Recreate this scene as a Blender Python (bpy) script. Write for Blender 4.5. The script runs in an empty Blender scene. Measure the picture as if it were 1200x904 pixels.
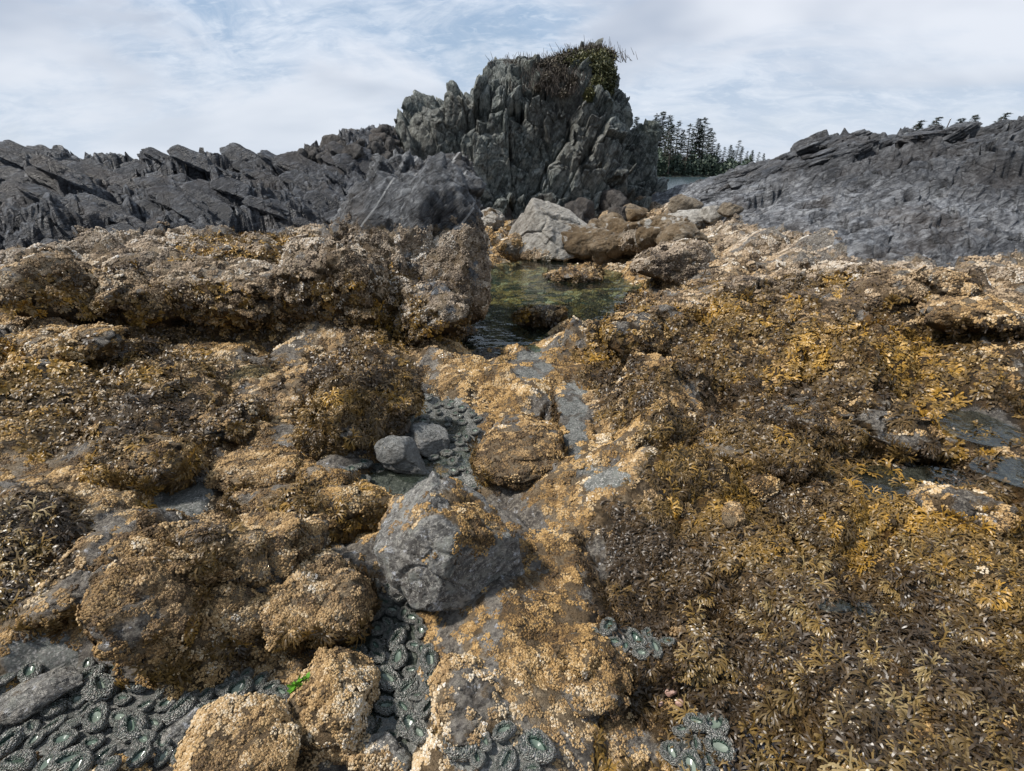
import bpy, bmesh, math, random
import numpy as np
from mathutils import Vector, Euler, Matrix

# ------------------------------------------------------------------ camera
S = bpy.context.scene
COL = S.collection
H = 1.5
PITCH = math.atan(256 / 600)
cd = bpy.data.cameras.new("camera"); cam = bpy.data.objects.new("camera", cd); COL.objects.link(cam)
cd.sensor_width = 36; cd.lens = 18; cd.clip_end = 9000; cd.clip_start = 0.05
cam.location = (0, 0, H); cam.rotation_euler = (math.pi / 2 - PITCH, 0, 0)
S.camera = cam
# ------------------------------------------------------------------ light and sky
SUN_EL, SUN_AZ = 52, -98            # azimuth from +Y, negative = to the left
w = bpy.data.worlds.new("World"); S.world = w; w.use_nodes = True
wt = w.node_tree; wt.nodes.clear()
def wn(t, **k):
    n = wt.nodes.new(t)
    for a, b in k.items(): setattr(n, a, b)
    return n
out = wn('ShaderNodeOutputWorld'); bg = wn('ShaderNodeBackground'); bg.inputs[1].default_value = 0.071
sky = wn('ShaderNodeTexSky', sky_type='NISHITA'); sky.sun_disc = False
sky.sun_elevation = math.radians(SUN_EL); sky.sun_rotation = math.radians(SUN_AZ)
sky.dust_density = 2.0
tc = wn('ShaderNodeTexCoord')
sep = wn('ShaderNodeSeparateXYZ'); wt.links.new(tc.outputs['Generated'], sep.inputs[0])
def wmath(op, a, b=None):
    n = wn('ShaderNodeMath', operation=op)
    for i, q in enumerate((a, b)):
        if q is None: continue
        if isinstance(q, (int, float)): n.inputs[i].default_value = q
        else: wt.links.new(q, n.inputs[i])
    return n.outputs[0]
zz = wmath('ADD', wmath('MAXIMUM', sep.outputs[2], 0.0), 0.30)
cx = wmath('DIVIDE', sep.outputs[0], zz); cy = wmath('DIVIDE', sep.outputs[1], zz)
cmb = wn('ShaderNodeCombineXYZ'); wt.links.new(cx, cmb.inputs[0]); wt.links.new(cy, cmb.inputs[1])
def wnoise(scale, det, rough, off=(0, 0, 0), sc=(1, 1, 1), dist=0.0):
    m = wn('ShaderNodeMapping'); m.inputs['Location'].default_value = off; m.inputs['Scale'].default_value = sc
    wt.links.new(cmb.outputs[0], m.inputs[0])
    n = wn('ShaderNodeTexNoise'); n.inputs['Scale'].default_value = scale; n.inputs['Detail'].default_value = det
    n.inputs['Roughness'].default_value = rough; n.inputs['Distortion'].default_value = dist
    wt.links.new(m.outputs[0], n.inputs['Vector']); return n.outputs[0]
def wramp(fac, a, b, ca, cb):
    n = wn('ShaderNodeMapRange', interpolation_type='SMOOTHSTEP')
    wt.links.new(fac, n.inputs[0]); n.inputs[1].default_value = a; n.inputs[2].default_value = b
    n.inputs[3].default_value = ca; n.inputs[4].default_value = cb; return n.outputs[0]
def wmix(f, a, b):
    n = wn('ShaderNodeMix', data_type='RGBA')
    for s_, q in ((0, f), (6, a), (7, b)):
        if isinstance(q, (int, float)): n.inputs[s_].default_value = q
        elif isinstance(q, tuple): n.inputs[s_].default_value = (*q, 1)
        else: wt.links.new(q, n.inputs[s_])
    return n.outputs[2]
big = wnoise(0.75, 6, 0.55, (3.3, 1.2, 0), (1, 1.1, 1), .5)
fine = wnoise(3.2, 8, 0.62, (5.1, 4, 0), (1, 1.3, 1), .9)
big2 = wnoise(0.9, 4, 0.5, (8.3, 2.2, 0), (1, 1.3, 1), .2)
ripple = wnoise(13.0, 4, 0.6, (1, 9, 0), (1, 1.9, 1), .8)
# thin high cloud colours (radiance x10 because the background strength is 0.1)
c_thin = wmix(wramp(fine, .36, .66, 0, 1), (2.9, 3.9, 5.3), (5.3, 5.9, 6.8))
c_thin = wmix(wramp(ripple, .48, .70, 0, .28), c_thin, (7.2, 7.6, 8.1))
c_cum = wmix(wramp(big2, .38, .60, 0, 1), (3.6, 4.1, 5.0), (6.2, 6.5, 7.1))
cloud = wmix(wramp(big, .48, .60, 0, 1), c_thin, c_cum)
skyl = wmix(wramp(big, .36, .46, .72, .95), sky.outputs[0], cloud)
low = wramp(sep.outputs[2], 0.0, 0.22, .75, 0)
skyl = wmix(low, skyl, (5.3, 5.8, 6.5))
wt.links.new(skyl, bg.inputs[0]); wt.links.new(bg.outputs[0], out.inputs[0])

sd = bpy.data.lights.new("sun", 'SUN'); sun = bpy.data.objects.new("sun", sd); COL.objects.link(sun)
sd.energy = 3.0; sd.angle = math.radians(5); sd.color = (1.0, .95, .88)
el, az = math.radians(SUN_EL), math.radians(SUN_AZ)
sdir = Vector((math.sin(az) * math.cos(el), math.cos(az) * math.cos(el), math.sin(el)))
sun.rotation_euler = sdir.to_track_quat('Z', 'Y').to_euler(); sun.location = (0, 0, 30)
S.view_settings.view_transform = 'Standard'; S.view_settings.look = 'None'
S.view_settings.exposure = 0.92; S.view_settings.gamma = 1
S.cycles.max_bounces = 5; S.cycles.diffuse_bounces = 3; S.cycles.glossy_bounces = 3
S.cycles.transparent_max_bounces = 8; S.cycles.use_denoising = True
S.cycles.caustics_reflective = False; S.cycles.caustics_refractive = False

# ------------------------------------------------------------------ photo pixel -> place
CT, ST = math.cos(PITCH), math.sin(PITCH)
def ray(u, v):
    yc = (452 - v) / 600
    return np.array([(u - 600) / 600, CT + ST * yc, -ST + CT * yc])
def PZ(u, v, z):
    d = ray(u, v); t = (z - H) / d[2]; return d * t + np.array([0, 0, H])
def PY(u, v, Y):
    d = ray(u, v); return d * (Y / d[1]) + np.array([0, 0, H])
def proj(p):
    """world -> photo pixels (n,2), depth"""
    q = p - np.array([0, 0, H]); dep = q[:, 1] * CT - q[:, 2] * ST; up = q[:, 1] * ST + q[:, 2] * CT
    dep = np.maximum(dep, .05)
    return 600 + 600 * q[:, 0] / dep, 452 - 600 * up / dep, dep

# ------------------------------------------------------------------ noise in numpy
U = np.uint32
def hsh(ix, iy, iz, s):
    n = (ix.astype(U) * U(0x8da6b343)) ^ (iy.astype(U) * U(0xd8163841)) ^ (iz.astype(U) * U(0xcb1ab31f)) ^ U((s * 0x165667b1) & 0xffffffff)
    n ^= n >> U(15); n *= U(0x2c1b3c6d); n ^= n >> U(12); n *= U(0x297a2d39); n ^= n >> U(15)
    return n.astype(np.float32) / np.float32(4294967296.0)
def vnoise(p, s=0):
    i = np.floor(p).astype(np.int64).astype(np.int32); f = (p - i).astype(np.float32); f = f * f * f * (f * (f * 6 - 15) + 10)
    r = 0
    for dx in (0, 1):
        wx = f[:, 0] if dx else 1 - f[:, 0]
        for dy in (0, 1):
            wy = f[:, 1] if dy else 1 - f[:, 1]
            for dz in (0, 1):
                wz = f[:, 2] if dz else 1 - f[:, 2]
                r = r + wx * wy * wz * hsh(i[:, 0] + dx, i[:, 1] + dy, i[:, 2] + dz, s)
    return r * 2 - 1
def fbm(p, s=0, o=4, g=.5, lac=2.03):
    a, r, t = 1, 0, 0
    for k in range(o):
        r = r + a * vnoise(p + 17.3 * k, s + k); t += a; a *= g; p = p * lac
    return r / t
def billow(p, s=0, o=3):
    a, r, t = 1, 0, 0
    for k in range(o):
        r = r + a * (1 - np.abs(vnoise(p + 9.1 * k, s + k)) * 1.6); t += a; a *= .5; p = p * 2.05
    return r / t
def voro(p, s=0, dim=3):
    """F1, F2, cell random (n,4), vector from the cell point"""
    i = np.floor(p).astype(np.int32); n = len(p)
    F1 = np.full(n, 9., np.float32); F2 = F1.copy(); V = np.zeros((n, 3), np.float32); C = np.zeros((n, 3), np.int32)
    for dx in (-1, 0, 1):
        for dy in (-1, 0, 1):
            for dz in ((-1, 0, 1) if dim == 3 else (0,)):
                c = i + np.array([dx, dy, dz], np.int32)
                q = np.stack([hsh(c[:, 0], c[:, 1], c[:, 2], s + k) for k in (0, 1, 2)], 1)
                if dim == 2: q[:, 2] = 0
                v = (p - c - q).astype(np.float32)
                if dim == 2: v[:, 2] = 0
                d = np.sqrt((v * v).sum(1)); m = d < F1
                F2 = np.where(m, F1, np.minimum(F2, d)); F1 = np.where(m, d, F1)
                V[m] = v[m]; C[m] = c[m]
    R = np.stack([hsh(C[:, 0], C[:, 1], C[:, 2], s + 5 + k) for k in range(4)], 1)
    return F1, F2, R, V
def ss(a, b, x):
    t = np.clip((x - a) / (b - a), 0, 1); return t * t * (3 - 2 * t)
def strata_saw(p, dip, yk, k, s):
    n = np.array([math.sin(math.radians(dip)), yk, math.cos(math.radians(dip))]); q = (p @ n) / k + .9 * fbm(p * .7, s, 3) + .25 * fbm(p * 3, s + 3, 2)
    f = q - np.floor(q); i = np.floor(q).astype(np.int32); return (f ** 2 - .4) * (.35 + 1.1 * hsh(i, i * 0, i * 0, s + 9)) * ss(1., .9, f)
def rotm(rx, ry, rz): return np.array(Euler((math.radians(rx), math.radians(ry), math.radians(rz))).to_matrix())
def facets(p, cell, rot, s, tilt=.6, crack=.5, cw=.12, dim=3):
    """flat-faced blocks: each voronoi cell is a tilted plane with a joint round it; result about -1..1 of cell size"""
    q = (p @ rot) / np.array(cell)
    if dim == 2: q[:, 2] = 0
    q = q + .22 * np.stack([vnoise(q * 1.3, s + 31), vnoise(q * 1.3, s + 32), vnoise(q * 1.3, s + 33)], 1)
    if dim == 2: q[:, 2] = 0
    F1, F2, R, V = voro(q, s, dim)
    h = (R[:, 0] - .5) + tilt * ((R[:, 1] - .5) * V[:, 0] + (R[:, 2] - .5) * V[:, 1] + (R[:, 3] - .5) * V[:, 2]) * 2
    return h - crack * (1 - ss(0, cw, F2 - F1))

# ------------------------------------------------------------------ object helpers
def tag(o, label=None, cat=None, group=None, kind=None):
    if label: o['label'] = label
    if cat: o['category'] = cat
    if group: o['group'] = group
    if kind: o['kind'] = kind
    return o
def link(name, data, parent=None, loc=None):
    o = bpy.data.objects.new(name, data); COL.objects.link(o)
    if parent: o.parent = parent
    if loc is not None: o.location = loc
    return o
def empty(name, loc, label, cat, group=None, rz=0):
    o = link(name, None, None, loc); o.rotation_euler = (0, 0, rz); o.empty_display_size = .1
    return tag(o, label, cat, group)
def mesh(name, V, F, mats, smooth=True, attrs=None, mi=None):
    """F: (n,3) or (n,4) array, or list of those"""
    m = bpy.data.meshes.new(name)
    Fs = F if isinstance(F, list) else [F]
    Fs = [np.asarray(f, np.int32) for f in Fs if len(f)]
    V = np.asarray(V, np.float32)
    m.vertices.add(len(V)); m.vertices.foreach_set('co', V.ravel())
    if Fs:
        loops = np.concatenate([f.ravel() for f in Fs]); tot = np.concatenate([np.full(len(f), f.shape[1], np.int32) for f in Fs])
        st = np.concatenate([[0], np.cumsum(tot)[:-1]]).astype(np.int32)
        m.loops.add(len(loops)); m.loops.foreach_set('vertex_index', loops)
        m.polygons.add(len(tot)); m.polygons.foreach_set('loop_start', st); m.polygons.foreach_set('loop_total', tot)
        m.polygons.foreach_set('use_smooth', np.full(len(tot), smooth))
        if mi is not None: m.polygons.foreach_set('material_index', np.asarray(mi, np.int32))
    for k, a in (attrs or {}).items():
        a = np.asarray(a)
        if a.ndim == 2: t = m.attributes.new(k, 'FLOAT_VECTOR', 'POINT'); t.data.foreach_set('vector', a.astype(np.float32).ravel())
        elif a.dtype.kind == 'i': t = m.attributes.new(k, 'INT', 'POINT'); t.data.foreach_set('value', a.astype(np.int32))
        else: t = m.attributes.new(k, 'FLOAT', 'POINT'); t.data.foreach_set('value', a.astype(np.float32))
    for x in (mats if isinstance(mats, (list, tuple)) else [mats]): m.materials.append(x)
    m.update(calc_edges=True)
    return m
_ico = {}
def ico(sub):
    if sub not in _ico:
        b = bmesh.new(); bmesh.ops.create_icosphere(b, subdivisions=sub, radius=1)
        v = np.array([x.co[:] for x in b.verts]); b.verts.index_update()
        f = np.array([[x.index for x in t.verts] for t in b.faces]); b.free(); _ico[sub] = (v, f)
    return _ico[sub]
def normals(V, F):
    n = np.zeros_like(V)
    if F.shape[1] == 4: a = np.cross(V[F[:, 2]] - V[F[:, 0]], V[F[:, 3]] - V[F[:, 1]])
    else: a = np.cross(V[F[:, 1]] - V[F[:, 0]], V[F[:, 2]] - V[F[:, 0]])
    for k in range(F.shape[1]):
        for c in range(3): n[:, c] += np.bincount(F[:, k], a[:, c], len(V))
    return n / (np.linalg.norm(n, axis=1, keepdims=True) + 1e-9)

# ------------------------------------------------------------------ materials
class NT:
    def __init__(s, name):
        s.m = bpy.data.materials.new(name); s.m.use_nodes = True; s.t = s.m.node_tree; s.t.nodes.clear()
        s.out = s.t.nodes.new('ShaderNodeOutputMaterial'); s.b = s.t.nodes.new('ShaderNodeBsdfPrincipled')
        s.t.links.new(s.b.outputs[0], s.out.inputs[0])
        s.b.inputs['Specular IOR Level'].default_value = .35
        s.pos = s.n('ShaderNodeNewGeometry').outputs['Position']
    def n(s, t, **k):
        n = s.t.nodes.new(t)
        for a, b in k.items(): setattr(n, a, b)
        return n
    def set(s, sock, v):
        if isinstance(v, (int, float)): sock.default_value = v
        elif isinstance(v, tuple): sock.default_value = (*v, 1) if (len(v) == 3 and sock.type == 'RGBA') else v
        else: s.t.links.new(v, sock)
    def inp(s, name, v): s.set(s.b.inputs[name], v)
    def noise(s, scale, det=4, rough=.55, vec=None, dist=0, col=False, sc=None, rot=None):
        n = s.n('ShaderNodeTexNoise'); v = vec if vec is not None else s.pos
        if sc or rot: v = s.mapv(v, sc or (1, 1, 1), rot or (0, 0, 0))
        s.set(n.inputs['Vector'], v); n.inputs['Scale'].default_value = scale; n.inputs['Detail'].default_value = det
        n.inputs['Roughness'].default_value = rough; n.inputs['Distortion'].default_value = dist
        return n.outputs[1 if col else 0]
    def mapv(s, v, sc, rot=(0, 0, 0)):
        r_ = s.n('ShaderNodeMapping'); s.set(r_.inputs[0], v); r_.inputs['Rotation'].default_value = tuple(math.radians(r) for r in rot)
        m = s.n('ShaderNodeMapping'); s.set(m.inputs[0], r_.outputs[0]); m.inputs['Scale'].default_value = sc; return m.outputs[0]
    def vor(s, scale, feat='F1', vec=None, out='Distance', rnd=1):
        n = s.n('ShaderNodeTexVoronoi', feature=feat); s.set(n.inputs['Vector'], vec if vec is not None else s.pos)
        n.inputs['Scale'].default_value = scale; n.inputs['Randomness'].default_value = rnd; return n.outputs[out]
    def mr(s, f, a, b, c=0., d=1.):
        n = s.n('ShaderNodeMapRange', interpolation_type='SMOOTHSTEP'); s.set(n.inputs[0], f)
        for i, q in enumerate((a, b, c, d)): s.set(n.inputs[i + 1], q)
        return n.outputs[0]
    def mix(s, f, a, b, mode='MIX'):
        n = s.n('ShaderNodeMix', data_type='RGBA', blend_type=mode); s.set(n.inputs[0], f); s.set(n.inputs[6], a); s.set(n.inputs[7], b); return n.outputs[2]
    def math(s, op, a, b=0., c=0.):
        n = s.n('ShaderNodeMath', operation=op); s.set(n.inputs[0], a); s.set(n.inputs[1], b); s.set(n.inputs[2], c); return n.outputs[0]
    def attr(s, name, inst=False, out='Fac'):
        n = s.n('ShaderNodeAttribute', attribute_name=name, attribute_type='INSTANCER' if inst else 'GEOMETRY'); return n.outputs[out]
    def bump(s, h, dist, strength=1, prev=None):
        n = s.n('ShaderNodeBump'); s.set(n.inputs['Height'], h); n.inputs['Distance'].default_value = dist
        n.inputs['Strength'].default_value = strength
        if prev is not None: s.set(n.inputs['Normal'], prev)
        return n.outputs[0]
    def ramp(s, f, stops):
        n = s.n('ShaderNodeValToRGB'); s.set(n.inputs[0], f); e = n.color_ramp.elements
        while len(e) < len(stops): e.new(.5)
        for x, (p, c) in zip(e, stops): x.position = p; x.color = (*c, 1)
        return n.outputs[0]

def rock_material(name, dark=(.030, .034, .042), mid=(.085, .09, .10), light=(.22, .22, .22), tanmix=0., strata=(25, 35, 0), scale=1., vein=0, rough=.62, lichen=0., ztop=None, cracks=1., speck=0., stops=(.42, .5, .59), sl=.6, fleck=0.):
    t = NT(name)
    n1 = t.noise(1.3 * scale, 8, .62, dist=.4); n2 = t.noise(9 * scale, 6, .65)
    st = t.noise(2.2 * scale, 8, .7, sc=(1, 1, 5), rot=strata, dist=.9)
    st2 = t.noise(7 * scale, 8, .75, sc=(1, 1, 5), rot=strata, dist=.8)
    c = t.ramp(t.math('ADD', t.math('ADD', t.math('MULTIPLY', n1, .3), t.math('MULTIPLY', n2, .3)), t.math('MULTIPLY', st2, .4)), [(stops[0], dark), (stops[1], mid), (stops[2], light)])
    c = t.mix(t.mr(st, .54, .62, 0, sl), c, light)
    c = t.mix(t.mr(t.n('ShaderNodeNewGeometry').outputs['Pointiness'], .52, .60, 0, .5), c, light)  # convex edges paler: some wear, and bright edge highlights put into the colour
    crk = t.mr(t.vor(2.6 * scale, 'DISTANCE_TO_EDGE', t.mix(.25, t.mapv(t.pos, (1, 1, 2.2), strata), t.noise(2., 3, col=True))), 0, .045, 1, 0)
    c = t.mix(t.math('MULTIPLY', crk, .6 * cracks), c, (.02, .02, .024))
    c = t.mix(t.mr(t.noise(.7 * scale, 4), .5, .62, 0, .5), c, t.mix(.6, c, (.10, .075, .055)))
    if ztop:
        zs = t.n('ShaderNodeSeparateXYZ'); t.set(zs.inputs[0], t.pos)
        zf = t.mr(t.math('ADD', zs.outputs[2], t.math('MULTIPLY', t.noise(1.2, 5, .6), .9)), ztop, ztop + .55)
        c = t.mix(t.math('MULTIPLY', zf, .72), c, t.mix(.75, c, (.018, .018, .020)))
    if fleck:
        c = t.mix(t.mr(t.noise(75, 7, .85), .53, .56, 0, fleck), c, (.60, .57, .50)); c = t.mix(t.mr(t.noise(9, 8, .8), .55, .60, 0, fleck), c, (.46, .43, .38)); c = t.mix(t.mr(t.noise(20, 8, .8), .57, .60, 0, fleck), c, (.70, .71, .74))
    if speck:
        c = t.mix(t.mr(t.noise(55, 6, .8), .495, .55, 0, speck), c, (.36, .32, .26)); c = t.mix(t.mr(t.noise(30, 6, .8), .53, .60, 0, .75), c, (.03, .026, .022)); c = t.mix(t.mr(t.noise(24, 7, .8), .59, .62, 0, speck), c, (.62, .63, .66))
    if lichen:
        c = t.mix(t.mr(t.noise(4. * scale, 8, .75), .53, .60, 0, lichen), c, (.33, .33, .29))
    if vein:
        for rot_, off, wd in ((((-12, 47, 8)), 0.10, .012), ((-12, 47, 8), -.26, .016), ((-8, 52, 4), .62, .010)):
            v = t.n('ShaderNodeSeparateXYZ'); s_ = t.mapv(t.n('ShaderNodeTexCoord').outputs['Object'], (1, 1, 1), rot_)
            t.set(v.inputs[0], s_)
            a = t.math('ABSOLUTE', t.math('SUBTRACT', t.math('ADD', v.outputs[2], t.math('MULTIPLY', t.noise(3, 2), .05)), off))
            c = t.mix(t.mr(a, wd * .5, wd, .85, 0), c, (.55, .55, .54))
    # barnacle zone
    vb = t.vor(85, 'F1'); vcol = t.vor(85, 'F1', out='Color')
    bn = t.noise(1.6, 6, .6); bn2 = t.noise(14, 5, .7)
    bc = t.ramp(t.math('ADD', t.math('MULTIPLY', bn, .6), t.math('MULTIPLY', bn2, .4)), [(.34, (.05, .036, .022)), (.45, (.16, .105, .052)), (.55, (.28, .21, .13)), (.68, (.42, .37, .31))])
    sc = t.n('ShaderNodeSeparateColor'); t.set(sc.inputs[0], vcol)
    bc = t.mix(t.mr(sc.outputs[0], .2, .9, 0, .5), bc, t.mix(.5, bc, (.05, .035, .02)))
    ba = t.attr('barn')
    bm = t.mr(t.math('ADD', ba, t.math('MULTIPLY', t.math('SUBTRACT', t.noise(11, 7, .75), .5), 1.3)), .40, .56)
    c = t.mix(bm, c, bc)
    wa = t.attr('weed')
    wm = t.mr(t.math('ADD', wa, t.math('MULTIPLY', t.math('SUBTRACT', t.noise(9, 6, .7), .5), 1.1)), .42, .6)
    wc = t.ramp(t.noise(6, 6, .7), [(.35, (.018, .012, .006)), (.52, (.06, .036, .012)), (.66, (.17, .085, .018))])
    c = t.mix(wm, c, wc)
    c = t.mix(t.attr('green'), c, t.ramp(t.noise(7, 5, .7), [(.38, (.030, .036, .026)), (.50, (.10, .115, .085)), (.64, (.34, .37, .32))]))
    an = t.attr('anem')
    gv = t.n('ShaderNodeSeparateColor'); t.set(gv.inputs[0], t.vor(170, 'F1', out='Color'))
    grit = t.mix(t.mr(gv.outputs[0], .55, .72), t.ramp(t.noise(14, 5, .7), [(.35, (.09, .098, .088)), (.6, (.30, .31, .28))]), t.mix(gv.outputs[1], (.20, .19, .17), (.62, .60, .56)))
    c = t.mix(t.mr(t.math('ADD', an, t.math('MULTIPLY', t.math('SUBTRACT', t.noise(16, 6, .7), .5), .6)), .35, .55), c, grit)
    wet = t.attr('wet')
    c = t.mix(t.math('MULTIPLY', wet, .45), c, (.02, .022, .025))
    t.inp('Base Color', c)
    t.inp('Roughness', t.math('SUBTRACT', t.mr(n2, .3, .7, rough - .08, rough + .2), t.math('MULTIPLY', wet, .42)))
    b1 = t.bump(t.math('ADD', t.noise(7 * scale, 9, .72), t.math('ADD', t.math('MULTIPLY', st, .7), t.math('MULTIPLY', st2, .8))), .09, 1)
    b2 = t.bump(crk, .02, .6 * cracks + .01); t.set(b2.node.inputs['Normal'], b1); b2.node.invert = True
    b3 = t.bump(vb, .012, .9, b2); t.set(b3.node.inputs['Strength'], t.math('ADD', t.math('MULTIPLY', bm, .8), .05)); b3.node.invert = True
    b4 = t.bump(t.noise(48, 7, .75), .012, .9, b3)
    t.inp('Normal', b4)
    return t.m
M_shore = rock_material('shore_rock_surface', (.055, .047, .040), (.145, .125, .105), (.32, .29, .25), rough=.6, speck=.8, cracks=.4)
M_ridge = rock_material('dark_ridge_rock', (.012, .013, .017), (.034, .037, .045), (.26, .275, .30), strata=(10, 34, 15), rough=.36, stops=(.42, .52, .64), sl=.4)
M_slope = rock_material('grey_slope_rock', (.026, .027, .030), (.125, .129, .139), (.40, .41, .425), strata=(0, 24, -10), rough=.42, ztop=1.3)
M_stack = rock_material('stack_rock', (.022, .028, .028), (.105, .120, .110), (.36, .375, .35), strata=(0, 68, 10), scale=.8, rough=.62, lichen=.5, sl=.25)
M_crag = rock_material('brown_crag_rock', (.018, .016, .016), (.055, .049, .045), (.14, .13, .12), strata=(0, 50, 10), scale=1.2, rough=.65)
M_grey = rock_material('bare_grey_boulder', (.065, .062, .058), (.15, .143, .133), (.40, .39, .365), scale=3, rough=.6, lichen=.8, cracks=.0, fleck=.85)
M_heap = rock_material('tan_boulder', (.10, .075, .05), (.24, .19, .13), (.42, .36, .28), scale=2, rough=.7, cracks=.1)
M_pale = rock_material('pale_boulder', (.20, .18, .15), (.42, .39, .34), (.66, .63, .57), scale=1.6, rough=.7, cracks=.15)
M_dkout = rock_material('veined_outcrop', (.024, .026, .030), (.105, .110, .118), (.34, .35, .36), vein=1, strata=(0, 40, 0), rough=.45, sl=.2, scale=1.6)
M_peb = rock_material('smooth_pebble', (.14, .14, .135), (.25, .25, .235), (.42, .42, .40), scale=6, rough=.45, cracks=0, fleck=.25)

# ------------------------------------------------------------------ ground shape
YS = .88
ctl_z = [(-150,262,.55),(0,268,.5),(150,268,.5),(300,262,.5),(400,258,.5),(500,262,.45),(800,268,.32),(860,280,.38),(930,292,.42),(1000,300,.46),(1100,298,.5),(1200,296,.5),(1350,296,.5),
 (0,300,.42),(100,300,.4),(200,290,.42),(300,300,.36),(400,300,.35),(-150,320,.4),(0,340,.35),(150,350,.22),(300,350,.25),(400,370,.12),(0,400,.3),(100,400,.25),(225,405,.04),(290,432,.0),
 (100,450,.25),(200,450,.2),(380,430,.12),(440,470,.1),(350,490,.0),(500,400,.05),(-100,500,.3),(0,500,.25),(100,520,.2),(200,520,.15),(60,600,.2),(150,600,.1),(215,580,.0),(-100,700,.2),(0,690,.16),
 (60,760,.02),(100,850,-.05),(250,850,-.05),(0,900,-.03),(440,780,-.06),(460,860,-.05),(400,720,-.05),(500,490,-.1),(460,560,-.1),(550,540,-.05),(600,480,.02),(620,430,.0),(575,400,-.12),
 (590,560,.02),(650,600,.06),(580,700,.04),(560,800,.05),(520,880,.02),(700,850,.05),(700,750,.08),(700,650,.1),(680,500,.0),(640,345,-.35),(700,332,-.3),(590,340,-.35),(650,380,-.2),(580,312,-.25),
 (650,302,-.2),(750,330,-.1),(735,385,.05),(750,450,.12),(800,400,.22),(800,350,.18),(800,310,.2),(860,320,.3),(900,400,.3),(1000,370,.35),(1000,480,.26),(1000,560,.08),(1080,590,.08),(1150,500,.12),(1190,560,.12),
 (1200,420,.33),(1150,350,.42),(1350,400,.4),(900,500,.22),(850,600,.2),(950,620,.2),(1100,660,.22),(1200,700,.28),(1350,700,.3),(900,700,.22),(1000,800,.25),(1150,850,.28),(850,850,.06),(880,900,0),(800,800,.07),
 (950,900,.22),(1200,904,.28),(600,1100,0),(200,1100,0),(0,1100,.1),(1000,1100,.2),(1300,1100,.3),(-200,1000,.1),(600,272,-.05),(700,262,.05),(640,250,.1),(560,250,.2),(740,285,-.02),(760,255,.15)]
ctl_y = [(1400,140,12),(1200,158,13),(1100,162,14),(1050,164,15),(1000,164,16),(950,176,16),(900,194,17),(850,208,18),(800,222,18.5),(768,236,19),
 (1100,225,9.8),(1200,225,9.4),(1350,225,9.2),(1000,230,10.8),(900,240,12.4),(850,250,12.6),(800,248,15),(720,240,18),
 (-200,208,12.5),(0,204,13),(100,194,13.5),(200,196,14),(300,200,15),(350,192,17),(400,166,20),(470,160,22),(-150,232,9.8),(0,232,10),(100,236,10.4),(200,232,11),(300,230,12),(400,228,13),(480,228,15)]
pts = [PZ(u, v, z) for u, v, z in ctl_z] + [PY(u, v, y * YS) for u, v, y in ctl_y]
for u, v, y in ctl_y:                                      # behind the crests the rock falls to the sea
    if v < 214:
        p = PY(u, v, y * YS); p2 = p * 1.3; p2[2] = p[2] - .9; p3 = p * 1.8; p3[2] = -1.2; pts += [p2, p3]
for a in range(-65, 66, 13):
    for r in (45, 75): pts.append(np.array([r * math.sin(math.radians(a)), r * math.cos(math.radians(a)), -3.2]))
pts = np.array(pts)
def q_(x, y):
    yy = y + .8; return np.stack([np.arctan2(x, yy) * 2.4, np.log(np.hypot(x, yy) + .05)], -1)
Q = q_(pts[:, 0], pts[:, 1]); nP = len(Q)
def tps(r2): return .5 * r2 * np.log(r2 + 1e-9)
K = tps(((Q[:, None] - Q[None]) ** 2).sum(-1)) + np.eye(nP) * .004
A = np.zeros((nP + 3, nP + 3)); A[:nP, :nP] = K; A[:nP, nP] = 1; A[:nP, nP + 1:] = Q; A[nP:, :nP] = A[:nP, nP:].T
Wt = np.linalg.solve(A, np.concatenate([pts[:, 2], [0, 0, 0]]))
NA, NR = 181, 221
ga = np.linspace(-64, 64, NA) * math.pi / 180; gl = np.linspace(math.log(.55), math.log(75), NR)
GA, GL = np.meshgrid(ga * 2.4, gl, indexing='ij'); G = np.stack([GA.ravel(), GL.ravel()], -1)
base = np.concatenate([(tps(((g[:, None] - Q[None]) ** 2).sum(-1)) @ Wt[:nP] + Wt[nP] + g @ Wt[nP + 1:]) for g in np.array_split(G, 40)]).reshape(NA, NR)
def base_z(x, y):
    yy = y + .8; a = np.arctan2(x, yy); l = np.log(np.hypot(x, yy) + .001)
    fa = np.clip((a - ga[0]) / (ga[1] - ga[0]), 0, NA - 1.001); fl = np.clip((l - gl[0]) / (gl[1] - gl[0]), 0, NR - 1.001)
    i, j = fa.astype(int), fl.astype(int); u, v = fa - i, fl - j
    return base[i, j] * (1-u) * (1-v) + base[i+1, j] * u * (1-v) + base[i, j+1] * (1-u) * v + base[i+1, j+1] * u * v
# flattened hollows: (u, v, z, radius x, radius y in metres, floor strength)
HOLL = [(500, 505, -.12, .38, .36), (462, 560, -.12, .25, .2), (288, 434, .02, .16, .14), (575, 398, -.18, .26, .35), (470, 690, -.07, .2, .3), (440, 800, -.08, .16, .3),
        (90, 840, -.06, .45, .2), (270, 850, -.07, .3, .2), (215, 582, .0, .14, .16), (1060, 568, .08, .42, .2), (1150, 500, .12, .22, .3), (1185, 552, .11, .2, .16),
        (640, 345, -.3, .9, 1.7), (610, 385, -.22, .42, .55), (672, 372, -.2, .35, .7), (705, 345, -.25, .5, .9), (570, 405, -.19, .3, .3), (560, 360, -.25, .35, .7), (672, 490, .0, .1, .5), (622, 430, .02, .16, .3), (770, 545+10, .09, .1, .1), (740, 760, .04, .3, .08), (680, 800, .05, .12, .06), (880, 890, -.03, .2, .15), (230, 410, .04, .35, .3)]
HC = [(*PZ(u, v, z), rx, ry) for u, v, z, rx, ry in HOLL]
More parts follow.
